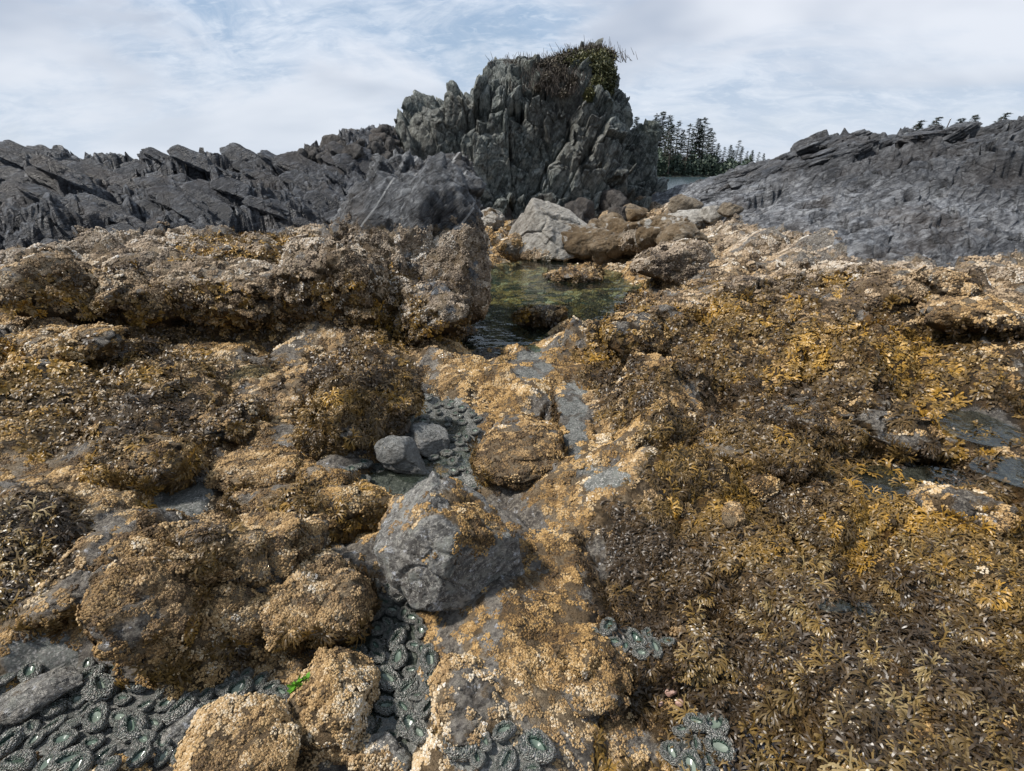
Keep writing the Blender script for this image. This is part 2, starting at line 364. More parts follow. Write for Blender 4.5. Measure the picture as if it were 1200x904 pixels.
def height(x, y, fine=True):
    z0 = base_z(x, y); n = len(x)
    p = np.stack([x, y, np.zeros(n)], 1).astype(np.float64); D = np.hypot(x, y)
    rk = ss(.40, .58, z0 + .10 * fbm(p * .9, 3, 3)) * ss(4.5, 6.5, D)
    right = ss(-1.5, 3.5, x)
    sh = 1 - rk
    wv = np.stack([fbm(p * 1.1, 70, 3), fbm(p * 1.1, 80, 3), np.zeros(n)], 1)
    lump = billow(p * .85 + wv * .3, 11, 2) * .12 + billow(p * 2.3 + wv, 15, 3) * .075
    F1, F2, R, V = voro(p * 1.55 + wv * .9 + 7, 21, 2)
    cell = (.62 - F1 * F1 * 1.6) * .17 * (0.3 + 1.1 * R[:, 0]); F1b, F2b, Rb, Vb = voro(p * 4.3 + wv * 1.2, 25, 2)
    cell = cell + (.5 - F1b * F1b * 1.6) * .05 * Rb[:, 0]
    quiet = np.zeros(n)
    for cx_, cy_, cz_, rx, ry in HC:
        quiet = np.maximum(quiet, 1 - ss(.75, 1.35, np.hypot((x - cx_) / rx, (y - cy_) / ry)))
    amp = np.clip(.6 + D * .13, .6, 1.6) * (1 + .75 * ss(.3, 1., x) * ss(6, 4.5, D) * ss(1.0, 1.8, D))
    lum = lump + cell - .13; z = z0 + sh * (1 - quiet) * amp * lum
    for cx_, cy_, cz_, rx, ry in HC:
        m = 1 - ss(.65, 1.25, np.hypot((x - cx_) / rx, (y - cy_) / ry) + .45 * fbm(p * 4.5, 133, 4)); z = z * (1 - m) + m * (cz_ + .008 * fbm(p * 9, 5, 2))
    # bedrock: shingled slabs on the left, long sloping ledges on the right
    L1 = facets(p, (1.5, .62, 1), rotm(0, 0, 28), 41, .8, .35, .08, 2) * .42 + facets(p, (.62, .26, 1), rotm(0, 0, 33), 44, 1.0, .4, .1, 2) * .2 + facets(p, (.24, .1, 1), rotm(0, 0, 30), 47, 1., .3, .1, 2) * .06
    R1 = facets(p, (2.6, .75, 1), rotm(0, 0, -14), 51, .9, .10, .06, 2) * .26 + facets(p, (.9, .22, 1), rotm(0, 0, -20), 54, .9, .2, .1, 2) * .12 + facets(p, (.3, .09, 1), rotm(0, 0, -16), 57, .9, .3, .1, 2) * .02
    rough_top = ss(1.2, 2.2, z0) * right * (facets(p, (1.0, .8, 1), rotm(0, 0, 10), 61, .7, .5, .15, 2) * .45)
    cen = np.exp(-((x / np.maximum(y, 1) + .18) / .2) ** 2)
    z = z + rk * ((1 - right) * L1 * (1 - .3 * cen) + right * (R1 + rough_top))
    if fine:
        p3 = np.stack([x, y, z], 1)
        z = z + sh * (1 - .7 * quiet) * (fbm(p3 * 11, 91, 3) * .016 + fbm(p3 * 34, 95, 2) * .006) + rk * (fbm(p3 * 6, 97, 4) * (.06 - .035 * right) + (1 - right) * (strata_saw(p3, 32, .35, .22, 140) * .13 + strata_saw(p3, 30, .3, .075, 143) * .045) + right * (strata_saw(p3, -22, .3, .26, 150) * .09 + strata_saw(p3, -20, .25, .085, 153) * .028))
    return z, rk, quiet, right, lum
def grid_z(x, y):
    l = np.log(np.hypot(x, y + .8) + 1e-6); a = np.arctan2(x, y + .8)
    fa = np.clip((a - ta[0]) / (ta[1] - ta[0]), 0, TA - 1.001); fl = np.clip((l - tl[0]) / (tl[1] - tl[0]), 0, TR - 1.001)
    i, j = fa.astype(int), fl.astype(int); u, v = fa - i, fl - j
    return ZG[i, j] * (1-u) * (1-v) + ZG[i+1, j] * u * (1-v) + ZG[i, j+1] * (1-u) * v + ZG[i+1, j+1] * u * v
def gz(x, y): return float(grid_z(np.array([float(x)]), np.array([float(y)]))[0])
def on_ground(u, v, it=14):
    """where the sight line through a photo pixel meets the ground"""
    d = ray(u, v); ts = np.exp(np.linspace(math.log(.6), math.log(34), 1400)); P = d[None] * ts[:, None] + np.array([0, 0, H])
    z = grid_z(P[:, 0], P[:, 1]); k = np.argmax(P[:, 2] < z)
    if not P[k, 2] < z[k]: k = len(P) - 1
    q = P[k].copy(); q[2] = z[k]; return q

# cover painted by place in the photo: kinds of growth
def blob(u, v, lst):
    m = np.zeros(len(u))
    for cu, cv, ru, rv, s_ in lst: m = np.maximum(m, s_ * (1 - ss(.55, 1.25, np.hypot((u - cu) / ru, (v - cv) / rv))))
    return m
WEED = [(1000,720,330,260,1),(1000,470,260,130,1),(880,560,150,90,.85),(1060,620,200,60,.9),(830,380,140,60,.85),(1000,350,150,45,.75),(120,470,170,70,.95),(40,650,75,85,1),(240,450,150,50,.8),(140,500,60,35,.95),
        (260,470,55,35,.9),(400,450,110,60,.75),(470,380,110,40,.8),(280,290,110,25,.8),(250,380,160,30,.75),(60,420,110,30,.7),(760,440,90,70,.8),(740,360,80,30,.8),(780,600,70,80,.6),(210,515,55,40,.8),(380,590,60,30,.45),(170,330,120,25,.5)]
ANEM = [(500,505,70,45,1),(470,570,50,25,1),(440,800,65,110,1),(90,845,150,55,1),(270,850,90,50,1),(215,582,38,28,.9),(735,755,60,18,.8),(680,800,30,16,.7),(815,880,30,40,.9),(420,730,50,50,1),(672,490,20,60,.5),(622,430,30,24,.5),(550,545,30,35,1),(580,885,60,22,.7),(40,770,60,35,.6),(700,560,60,18,.5)]
BARE = [(600,650,50,60,.5),(540,740,45,45,.6),(130,620,22,12,.9),(620,430,26,22,.8),(672,480,16,40,.7),(50,780,70,30,.6),(500,415,60,14,.2),(1000,270,200,20,.2),(560,790,30,40,.6),(700,660,30,30,.5),(60,352,40,14,.8),(690,780,50,14,.5),(760,870,60,20,.4),(1060,566,85,26,1),(1150,500,50,28,1),(1190,553,35,16,1),(990,713,42,13,1.2),(575,625,40,40,.5),(560,700,40,30,.6),(480,760,20,20,.5),(125,612,25,10,1),(350,720,30,20,.4)]
def cover(P, N, rk, quiet, right, cav):
    u, v, dep = proj(P); p = P
    nz = fbm(p * 1.7, 101, 4); nf = fbm(p * 7, 111, 3)
    weed = np.clip(blob(u, v, WEED) * .9 + .6 * nz + .3 * nf + .08 - 1.7 * cav + .7 * (.75 - N[:, 2]), 0, 1); anem = blob(u, v, ANEM) ; bare = blob(u, v, BARE)
    anem = ss(.3, .6, anem + .45 * nf + .2 * fbm(p * 20, 119, 2))
    barn = np.clip(.66 + .35 * fbm(p * 1.1 + 5, 104, 3) + .95 * fbm(p * 4.3, 117, 4), 0, 1) - .8 * bare - anem
    wr = 1 - rk
    weed = np.clip(weed * wr * (1 - anem) - .5 * bare, 0, 1); barn = np.clip(barn, 0, 1) * np.clip(wr * 1.15, 0, 1)
    wet = np.clip(quiet * .5 + blob(u, v, [(1070,565,100,40,1),(1150,500,50,30,1),(1185,550,40,20,1),(575,400,40,30,1),(640,360,90,40,.8),(440,800,60,100,.3),(500,520,70,50,.4),(990,712,45,12,1),(400,250,200,25,.2)]), 0, 1)
    green = np.clip(blob(u, v, [(640,335,90,32,1),(660,360,60,24,.5)]) + anem * .35, 0, 1) * ss(.0, -.16, P[:, 2])
    green = np.maximum(green, .3 * anem)
    return dict(barn=barn, weed=weed, wet=wet, green=green, anem=anem)

# ------------------------------------------------------------------ ground meshes
TA, TR = 1040, 700
ta = np.linspace(-63, 63, TA) * math.pi / 180; tl = np.linspace(math.log(.75), math.log(70), TR)
AA, LL = np.meshgrid(ta, tl, indexing='ij'); rr = np.exp(LL)
X = (rr * np.sin(AA)).ravel(); Y = (rr * np.cos(AA) - .8).ravel()
Z, RK, QU, RI, CAV = height(X, Y)
ZG = Z.reshape(TA, TR)
Pg = np.stack([X, Y, Z], 1)
# small sideways push so lumps overhang a little
off = np.stack([fbm(Pg * 5, 120, 3), fbm(Pg * 5, 130, 3)], 1) * (.018 + .05 * RK[:, None]) * np.clip(np.hypot(X, Y)[:, None] * .3, .5, 1.6) * (1 - QU[:, None])
Pg[:, :2] += off
idx = np.arange(TA * TR).reshape(TA, TR)
Fg = np.stack([idx[:-1, :-1], idx[1:, :-1], idx[1:, 1:], idx[:-1, 1:]], -1).reshape(-1, 4)
Ng = normals(Pg, Fg)
if Ng[:, 2].mean() < 0: Fg = Fg[:, ::-1].copy(); Ng = -Ng
CV = cover(Pg, Ng, RK, QU, RI, CAV)
frk = RK[Fg].mean(1) > .5; fri = (Pg[Fg[:, 0], 0] > .045 * Pg[Fg[:, 0], 1] + .2)
def submesh(name, sel, mat):
    f = Fg[sel]; used, inv = np.unique(f, return_inverse=True); f = inv.reshape(f.shape)
    m = mesh(name, Pg[used], f, mat, True, {k: CV[k][used] for k in ('barn', 'weed', 'wet', 'green', 'anem')})
    return tag(link(name, m), kind='structure')
ground = submesh('ground', ~frk, M_shore)
ridge_left = submesh('rock_ridge', frk & ~fri, M_ridge)
slope_right = submesh('rock_slope', frk & fri, M_slope)

# ------------------------------------------------------------------ scatter of growth (instanced by geometry nodes inside one stuff object)
def scatter_group(nvar):
    g = bpy.data.node_groups.new('scatter', 'GeometryNodeTree')
    g.interface.new_socket('Geometry', in_out='INPUT', socket_type='NodeSocketGeometry'); g.interface.new_socket('Geometry', in_out='OUTPUT', socket_type='NodeSocketGeometry')
    N = g.nodes.new; L = g.links.new; gi = N('NodeGroupInput'); go = N('NodeGroupOutput')
    def na(name, t):
        n = N('GeometryNodeInputNamedAttribute'); n.data_type = t; n.inputs['Name'].default_value = name; return n.outputs['Attribute']
    def cmp(k):
        c = N('FunctionNodeCompare'); c.data_type = 'INT'; c.operation = 'EQUAL'; L(na('proto', 'INT'), c.inputs[2]); c.inputs[3].default_value = k; return c.outputs[0]
    jn = N('GeometryNodeJoinGeometry')
    for k in range(1, nvar + 1):
        s = N('GeometryNodeSeparateGeometry'); s.domain = 'POINT'; L(gi.outputs[0], s.inputs[0]); L(cmp(k), s.inputs[1])
        t = N('GeometryNodeGeometryToInstance'); L(s.outputs[0], t.inputs[0]); L(t.outputs[0], jn.inputs[0])
    s = N('GeometryNodeSeparateGeometry'); s.domain = 'POINT'; L(gi.outputs[0], s.inputs[0]); L(cmp(0), s.inputs[1])
    i = N('GeometryNodeInstanceOnPoints'); L(s.outputs[0], i.inputs['Points']); L(jn.outputs[0], i.inputs['Instance'])
    i.inputs['Pick Instance'].default_value = True; L(na('var', 'INT'), i.inputs['Instance Index'])
    L(na('rot', 'FLOAT_VECTOR'), i.inputs['Rotation']); L(na('scl', 'FLOAT'), i.inputs['Scale']); L(i.outputs[0], go.inputs[0])
    return g
SG = {}
def euler_from(N, up_rot, lean=None):
    """euler XYZ that takes +Z to N with a spin; vectorised"""
    n = N / np.linalg.norm(N, axis=1, keepdims=True)
    if lean is None: a = np.stack([np.cos(up_rot), np.sin(up_rot), np.zeros(len(n))], 1)
    else: a = lean
    x = a - (a * n).sum(1, keepdims=True) * n; x /= np.linalg.norm(x, axis=1, keepdims=True) + 1e-9
    y = np.cross(n, x)
    # matrix columns x,y,n ; euler XYZ (R = Rz Ry Rx)
    sy = -x[:, 2]; ry = np.arcsin(np.clip(sy, -1, 1)); rx = np.arctan2(y[:, 2], n[:, 2]); rz = np.arctan2(x[:, 1], x[:, 0])
    return np.stack([rx, ry, rz], 1)
def build_scatter(name, protos, P, rot, scl, tint, mat, parent=None, seed=1, label=None, cat=None, hue=None):
    """protos: list of (V, [F..], rnd per vertex)"""
    rs = np.random.RandomState(seed); n = len(P)
    if n == 0: return None
    var = rs.randint(0, len(protos), n)
    VV = [P]; FF = []; pr = [np.zeros(n, int)]; rn = [np.zeros(n)]; o = n
    f3, f4 = [], []
    for k, (V, Fs, r) in enumerate(protos):
        VV.append(V); pr.append(np.full(len(V), k + 1)); rn.append(r)
        for f in Fs:
            f = np.asarray(f)
            if len(f): (f3 if f.shape[1] == 3 else f4).append(f + o)
        o += len(V)
    FF = ([np.concatenate(f3)] if f3 else []) + ([np.concatenate(f4)] if f4 else [])
    def pad(a): return np.concatenate([a, np.zeros((o - n,) + a.shape[1:], a.dtype)])
    m = mesh(name, np.concatenate(VV), FF, mat, True, {'proto': np.concatenate(pr), 'rnd': np.concatenate(rn), 'var': pad(var), 'rot': pad(rot), 'scl': pad(scl), 'tint': pad(tint), 'hue': pad(hue if hue is not None else np.zeros(n))})
    ob = link(name, m, parent); tag(ob, label, cat, kind='stuff')
    k = len(protos)
    if k not in SG: SG[k] = scatter_group(k)
    ob.modifiers.new('scatter', 'NODES').node_group = SG[k]
    return ob
def sample(V, F, N, dens, size_fn, cover_k, rs, attrs):
    """pick points over faces; dens 0..1 per vertex; size_fn(distance) gives the patch radius"""
    fc = V[F].mean(1)
    if F.shape[1] == 4: ar = .5 * np.linalg.norm(np.cross(V[F[:, 2]] - V[F[:, 0]], V[F[:, 3]] - V[F[:, 1]]), axis=1)
    else: ar = .5 * np.linalg.norm(np.cross(V[F[:, 1]] - V[F[:, 0]], V[F[:, 2]] - V[F[:, 0]]), axis=1)
    u, v, dep = proj(fc); d = np.linalg.norm(fc - np.array([0, 0, H]), axis=1)
    vis = (u > -170) & (u < 1370) & (v < 1060) & (dep > .3)
    fd = dens[F].mean(1); s = size_fn(d)
    ex = vis * fd * ar / (s * s) * cover_k
    k = np.floor(ex + rs.rand(len(ex))).astype(int); fi = np.repeat(np.arange(len(F)), k)
    a = rs.rand(len(fi)); b = rs.rand(len(fi))
    f = F[fi]
    if F.shape[1] == 4:
        wts = np.stack([(1-a)*(1-b), a*(1-b), a*b, (1-a)*b], 1)
    else:
        fl = a + b > 1; a = np.where(fl, 1-a, a); b = np.where(fl, 1-b, b); wts = np.stack([1-a-b, a, b], 1)
    P = (V[f] * wts[:, :, None]).sum(1); Nn = (N[f] * wts[:, :, None]).sum(1)
    return P, Nn, s[fi] * (.7 + .6 * rs.rand(len(fi))), {q: (a_[f] * wts).sum(1) for q, a_ in attrs.items()}

def barn_proto(seed, n=13):
    """a small patch of conical barnacles, radius 1"""
    rs = np.random.RandomState(seed); V, F4, F3, R = [], [], [], []; o = 0
    pl = []
    for _ in range(200):
        r = .14 + .16 * rs.rand(); a = rs.rand() * 6.283; q = math.sqrt(rs.rand()) * .9; x, y = q * math.cos(a), q * math.sin(a)
        if all(math.hypot(x - b[0], y - b[1]) > (r + b[2]) * .72 for b in pl): pl.append((x, y, r))
        if len(pl) >= n: break
    for x, y, r in pl:
        k = 6; h = r * (.5 + .5 * rs.rand()); t0 = rs.rand() * 6; lx, ly = (rs.rand(2) - .5) * .3 * r; c = rs.rand()
        for j, (rad, z, cc) in enumerate(((1.1, -.35 * r, c * .8), (.85, h * .6, c), (.5, h, c), (.28, h * .55, -.5))):
            for i in range(k):
                an = t0 + i * 6.2832 / k; w_ = rad * r * (1 + .14 * (rs.rand() - .5)); V.append((x + lx * j / 2 + w_ * math.cos(an), y + ly * j / 2 + w_ * math.sin(an), z)); R.append(cc)
        for j in range(3):
            for i in range(k): F4.append((o + j * k + i, o + j * k + (i + 1) % k, o + (j + 1) * k + (i + 1) % k, o + (j + 1) * k + i))
        V.append((x + lx * 1.5, y + ly * 1.5, h * .5)); R.append(-.8)
        for i in range(k): F3.append((o + 3 * k + i, o + 3 * k + (i + 1) % k, o + 4 * k))
        o += 4 * k + 1
    return np.array(V), [F3, F4], np.array(R)
def weed_proto(seed, n=9, fork=2, wid=.085, upright=.5):
    """rockweed tuft of forked flat blades, radius about 1, drooping towards +X"""
    rs = np.random.RandomState(seed); V, F, R = [], [], []
    def blade(p, d, length, wd, lvl, c):
        nseg = 3; up = np.array([0, 0, 1.]); q = p.copy(); dd = d.copy()
        sd_ = np.cross(dd, up); sd_ /= np.linalg.norm(sd_) + 1e-6
        tw = rs.uniform(-.7, .7); sd_ = sd_ * math.cos(tw) + up * math.sin(tw) * .7
        o = len(V)
        for i in range(nseg + 1):
            t = i / nseg; ww = wd * (.55 + .6 * t) * (1 if (lvl or i < nseg) else .45)
            V.append(q + sd_ * ww); V.append(q - sd_ * ww); R.append(c + (1 - lvl / 2) * .1 + .25 * t); R.append(c + (1 - lvl / 2) * .1 + .25 * t)
            if i < nseg:
                q = q + dd * length / nseg; dd = dd + np.array([.10, 0, -.16]); dd /= np.linalg.norm(dd)
        for i in range(nseg): F.append((o + 2 * i, o + 2 * i + 1, o + 2 * i + 3, o + 2 * i + 2))
        if lvl:
            for s_ in (-1, 1):
                d2 = dd + sd_ * s_ * rs.uniform(.35, .7) + rs.randn(3) * .08; d2 /= np.linalg.norm(d2); blade(q, d2, length * rs.uniform(.55, .85), wd * .92, lvl - 1, c)
    for i in range(n):
        a = i * 6.283 / n + rs.rand() * .6; e = rs.uniform(.15, 1.1) * upright
        d = np.array([math.cos(a) + .55, math.sin(a), e + .15]); d /= np.linalg.norm(d)
        blade(np.array([rs.randn() * .05, rs.randn() * .05, -.05]), d, rs.uniform(.38, .55), wid * rs.uniform(.75, 1.2), fork, rs.rand() * .6)
    return np.array(V), [np.array(F)], np.array(R)
BP = [barn_proto(i) for i in range(5)]
WP = [weed_proto(20 + i, 8 + i % 3, 1, .11, .6) for i in range(5)]
WP_near = [weed_proto(40 + i, 13, 2, .066, .5) for i in range(5)]

t = NT('barnacles'); r_ = t.attr('rnd'); ti = t.attr('tint', True)
c = t.ramp(t.math('ADD', t.math('MULTIPLY', ti, .75), t.math('MULTIPLY', t.math('MAXIMUM', r_, 0), .25)),
           [(.0, (.030, .020, .012)), (.2, (.10, .058, .022)), (.42, (.29, .175, .062)), (.58, (.42, .275, .115)), (.76, (.50, .40, .26)), (.9, (.60, .55, .47)), (1., (.70, .69, .68))])
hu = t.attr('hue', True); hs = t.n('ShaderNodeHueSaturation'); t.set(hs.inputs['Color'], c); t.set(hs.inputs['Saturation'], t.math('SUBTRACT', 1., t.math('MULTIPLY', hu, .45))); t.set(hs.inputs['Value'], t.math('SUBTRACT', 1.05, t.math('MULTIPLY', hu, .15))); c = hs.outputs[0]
c = t.mix(t.mr(r_, -.6, -.1, .85, 0), c, (.05, .035, .024))
t.inp('Base Color', c); t.inp('Roughness', .75); t.inp('Normal', t.bump(t.noise(260, 3), .002, .5)); M_barn = t.m
t = NT('rockweed'); r_ = t.attr('rnd'); ti = t.attr('tint', True)
c = t.ramp(t.math('ADD', t.math('MULTIPLY', ti, .85), t.math('MULTIPLY', r_, .22)),
           [(.0, (.024, .016, .009)), (.22, (.055, .034, .014)), (.42, (.10, .062, .020)), (.60, (.19, .115, .030)), (.78, (.32, .175, .022)), (1., (.42, .27, .09))])
t.inp('Base Color', c); t.inp('Roughness', .42); t.inp('Specular IOR Level', .4)
M_weed = t.m

rs = np.random.RandomState(5)
def tints(P, kind):
    if kind == 'w':
        u, v, d_ = proj(P)
        gold = blob(u, v, [(1010,420,120,35,.24),(880,360,120,30,.16),(280,290,100,22,.35),(50,410,80,20,.3),(1000,340,90,20,.3),(60,440,120,30,.2),(1100,500,80,40,.15),(1080,600,80,30,.15)])
        dark = blob(u, v, [(1050,820,320,110,.14),(40,650,80,90,.4),(1000,760,200,110,.16),(400,420,160,40,.22),(150,400,150,20,.25)])
        return np.clip(.37 + .42 * fbm(P * 2.2, 201, 4) + .34 * fbm(P * 5.5, 203, 3) + .38 * fbm(P * 13, 205, 2) + gold - dark + .03 - .25 * ss(.1, -.1, fbm(P * 1.1 + 9, 231, 3)) + .09 * rs.randn(len(P)), 0, .98)
    hi = ss(.2, .5, P[:, 2]) * .08 * ss(4, 6, P[:, 1])
    return np.clip(.43 + .40 * fbm(P * 2.1, 211, 4) + hi + .30 * fbm(P * 5.5, 213, 3) + .42 * fbm(P * 13, 215, 3) + .15 * rs.randn(len(P)) + .35 * (rs.rand(len(P)) > .985) - .05, 0, .93)
def grow(V, F, N, cv, rk, parent=None, near_key='', seed=3, kb=.55, kw=1.0, hue0=0.):
    """barnacle and rockweed cover over a surface given in world space; returns how many"""
    at = {}
    dens_b = np.clip(cv['barn'] * 1.5 - .35, 0, 1) * (1 - .8 * cv['weed']) * (cv['anem'] < .4)
    rs_ = np.random.RandomState(seed)
    P, Nn, s, _ = sample(V, F, N, dens_b, lambda d: np.clip(.0068 * d - .0022 * np.maximum(d - 2.5, 0), .0125, .07), kb, rs_, at)
    n = len(P); lab = None
    rot = euler_from(Nn + .07 * rs_.randn(n, 3), rs_.rand(n) * 6.283) if n else None
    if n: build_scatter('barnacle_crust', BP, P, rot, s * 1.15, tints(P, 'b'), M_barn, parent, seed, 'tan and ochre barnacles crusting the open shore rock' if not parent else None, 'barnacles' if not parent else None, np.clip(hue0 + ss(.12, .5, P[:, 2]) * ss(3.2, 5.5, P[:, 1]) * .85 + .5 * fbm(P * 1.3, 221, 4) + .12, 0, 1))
    dens_w = np.clip(cv['weed'] * 2.0 - .7, 0, 1) * (cv['anem'] < .3)
    P, Nn, s, _ = sample(V, F, N, dens_w, lambda d: np.clip(.0152 * d - .0098 * np.maximum(d - 2.2, 0), .034, .062), kw, rs_, at)
    m = len(P)
    if m:
        n_ = Nn / np.linalg.norm(Nn, axis=1, keepdims=True)
        lean = np.stack([n_[:, 0] * 1.5 - .12, n_[:, 1] - .3, n_[:, 2] * 0 - .2], 1) + .5 * np.stack([fbm(P * 5, 241, 2), fbm(P * 5, 243, 2), np.zeros(m)], 1) + .22 * rs_.randn(m, 3)
        upn = n_ + .2 * rs_.randn(m, 3); upn[:, 2] += .1
        near = np.linalg.norm(P - np.array([0, 0, H]), axis=1) < 3.4
        T = tints(P, 'w'); R_ = euler_from(upn, None, lean)
        for sel, pr, nm in ((near, WP_near, 'fine'), (~near, WP, 'far')):
            if sel.sum(): build_scatter('rockweed_cover', pr, P[sel], R_[sel], s[sel] * (1.25 if nm == 'far' else 1.35), T[sel], M_weed, parent, seed + 1,
                                        (None if parent else ('brown and golden rockweed carpet hanging over the near rocks' if nm == 'fine' else 'brown and golden rockweed carpet spread over the farther shore')), None if parent else 'seaweed')
    return n, m
selg = ~frk
print('GROW', grow(Pg, Fg[RK[Fg].mean(1) < .85], Ng, CV, RK))

# ------------------------------------------------------------------ boulders
def convex(sub, seed, npl=16, p=14, planes=None, dmin=.72):
    d, F = ico(sub); rs_ = np.random.RandomState(seed)
    nn = rs_.randn(npl, 3); nn /= np.linalg.norm(nn, axis=1, keepdims=True); dist = rs_.uniform(dmin, 1., npl)
    if planes is not None:
        pn = np.array([q[:3] for q in planes], float); pn /= np.linalg.norm(pn, axis=1, keepdims=True)
        nn = np.concatenate([pn, nn]) if npl else pn; dist = np.concatenate([[q[3] for q in planes], dist]) if npl else np.array([q[3] for q in planes])
    s_ = (np.maximum(d @ nn.T, 0) / dist) ** p
    return d * ((s_.sum(1) + 1.2 ** -p) ** (-1 / p))[:, None], F
def rock(name, label, u, vb, wpx, hm, dm, mat, seed, cat='boulder', group=None, sub=5, p=12, npl=14, planes=None, rot=(0, 0, 0), rough=.05, fac=.08,
         barn=.8, weed=0., barn_top=None, barn_bottom=None, Yd=None, zd=None, lift=.3, parent=None, green=0., wet=0., kb=.55, kw=1.0, cell=None, dmin=.72, push=.42, hue=0., growth=True):
    """u, vb: where its foot shows in the photo; wpx its width there; hm, dm height and depth relative to the width"""
    P0 = on_ground(u, vb) if Yd is None and zd is None else (PY(u, vb, Yd) if Yd is not None else PZ(u, vb, zd))
    dep = proj(P0[None])[2][0]; W = wpx / 600 * dep
    c = P0 + np.array([0, push * dm * W, lift * hm * W])
    V, F = convex(sub, seed, npl, p, planes, dmin)
    V = V * np.array([W / 2, W * dm / 2, W * hm / 2]); V = V @ rotm(*rot).T
    nr = V / np.linalg.norm(V, axis=1, keepdims=True)
    cs = cell or (.42 * W, .3 * W, .3 * W)
    V = V + nr * (fac * W * facets(V + seed * 3.1, cs, rotm(20, 35, 10), seed, .7, .5, .1))[:, None]
    V = V + nr * (fac * .4 * W * facets(V + seed * 5.1, tuple(q * .35 for q in cs), rotm(50, 15, 40), seed + 9, .7, .4, .1))[:, None]
    V = V + nr * (rough * W * fbm(V / W * 5 + seed, seed, 4, .55) + .16 * rough * W * fbm(V / W * 22 + seed, seed + 3, 3, .6))[:, None]
    N = normals(V, F); PW = V + c
    nz = fbm(PW * 2.1, seed + 40, 4); nf = fbm(PW * 8, seed + 44, 3)
    b = np.full(len(V), float(barn)) + (.45 * nz + .8 * nf - .06) * (1 if barn > 0 else 0)
    if barn_top is not None: b = b * ss(barn_top + .22, barn_top - .22, PW[:, 2] + .2 * nz + .12 * nf)
    if barn_bottom is not None: b = b * ss(barn_bottom - .05, barn_bottom + .05, PW[:, 2] + .08 * nz + .05 * nf)
    wd = np.clip(weed + .7 * nz + .3 * nf + .35 * (.6 - N[:, 2]) + .25 * (V[:, 2] < 0), 0, 1) if weed > 0 else np.zeros(len(V))
    if weed > 0 and barn_top is not None: wd = wd * ss(barn_top - .1, barn_top - .35, PW[:, 2] + .18 * nz)
    z0 = np.zeros(len(V))
    cv = dict(barn=np.clip(b, 0, 1), weed=wd, wet=z0 + wet, green=np.clip((.5 + nz * 1.5) * green, 0, 1), anem=z0)
    m = mesh(name, V, F, mat, True, cv)
    o = link(name, m, parent, c - (np.array(parent.location) if parent is not None else 0))
    if parent is None: tag(o, label, cat, group)
    if growth and (barn > .25 or weed > 0):
        up = (N[:, 2] > -.6) & (N @ np.array([0, 1., 0]) < .75)
        cvg = dict(cv); cvg['barn'] = cv['barn'] * up; cvg['weed'] = cv['weed'] * up
        grow(PW, F, N, cvg, None, o, seed=seed, kb=kb, kw=kw, hue0=hue)
        for ch in o.children: ch.location = -c
    return o
BB = 'boulder'
# nearest boulders
rock('boulder', 'angular bare grey boulder wedged in the middle of the channel', 508, 748, 190, 1.0, .90, M_grey, 11, sub=6, p=44, npl=0, planes=[(-.70,-.10,.70,.60),(-.25,-.90,.36,.62),(.66,-.74,.10,.66),(.42,.15,.90,.66),(-.9,.1,-.45,.80),(.75,.6,.1,.92),(0,.95,.2,.9),(.0,-.55,-.83,.74),(-.72,-.66,-.2,.72),(0,0,-1,.9)],
     rot=(0, 4, -4), rough=.03, fac=.035, barn=.55, barn_bottom=.22, kb=.5, lift=.38, weed=.0)
rock('boulder', 'broad barnacled boulder humped at the left foreground above the channel', 205, 800, 300, .62, .75, M_shore, 12, sub=6, weed=.16, p=16, rot=(8, 2, 8), fac=.10, barn=.78, lift=.25, kb=.75)
rock('boulder', 'rounded ochre boulder on the right shoulder of the broad left boulder', 365, 778, 112, 1.0, 1.3, M_shore, 13, sub=5, weed=.16, p=12, rot=(0, 5, -5), fac=.08, barn=.9, lift=.3, kb=.75)
rock('boulder', 'ochre barnacled boulder with a bright green weed tuft, at the bottom of the channel', 372, 905, 118, .75, 1.15, M_shore, 14, p=16, fac=.06, barn=.9, lift=.3, kb=.75)
rock('boulder', 'smooth ochre boulder cut by the bottom edge of the picture', 262, 965, 165, .6, .8, M_shore, 15, p=9, fac=.04, barn=.95, lift=.35, kb=.8)
rock('boulder', 'small flat topped grey stone half crusted ochre at the bottom edge', 442, 925, 70, .6, .8, M_grey, 16, p=14, fac=.04, barn=.55, lift=.3)
rock('slate_stone', 'long narrow dark slate stone lying between anemones', 208, 874, 66, .32, .42, M_grey, 17, cat='stone', sub=4, p=14, rot=(0, -28, 30), fac=.02, barn=0, lift=.4)
rock('slate_stone', 'long flat grey stone with a barnacled tip at the left edge', 30, 842, 110, .32, .5, M_grey, 18, cat='stone', sub=5, p=40, npl=7, rot=(0, -18, 18), fac=.03, barn=.15, lift=.3)
rock('cobble', 'brown grey rounded cobble lying in the upper anemone pool', 474, 562, 64, .62, .72, M_peb, 19, cat='cobble', sub=5, p=16, npl=7, dmin=.55, rot=(0, 26, 8), fac=.04, rough=.012, barn=0, lift=.45)
rock('cobble', 'pale blue grey angular cobble leaning behind the brown cobble', 502, 536, 62, .42, .7, M_peb, 20, cat='cobble', sub=5, p=30, npl=7, dmin=.5, rot=(10, 16, 0), fac=.04, rough=.012, barn=0, lift=.45)
rock('boulder', 'low barnacled hump at the bottom centre beside the green anemones', 548, 900, 120, .55, 1.2, M_shore, 22, p=7, weed=.16, fac=.06, barn=.85, lift=.12, kb=.7)
rock('boulder', 'low broken barnacled rock at the bottom right of centre', 700, 840, 150, .4, .8, M_shore, 23, p=8, weed=.16, fac=.08, barn=.8, lift=.1, kb=.7)
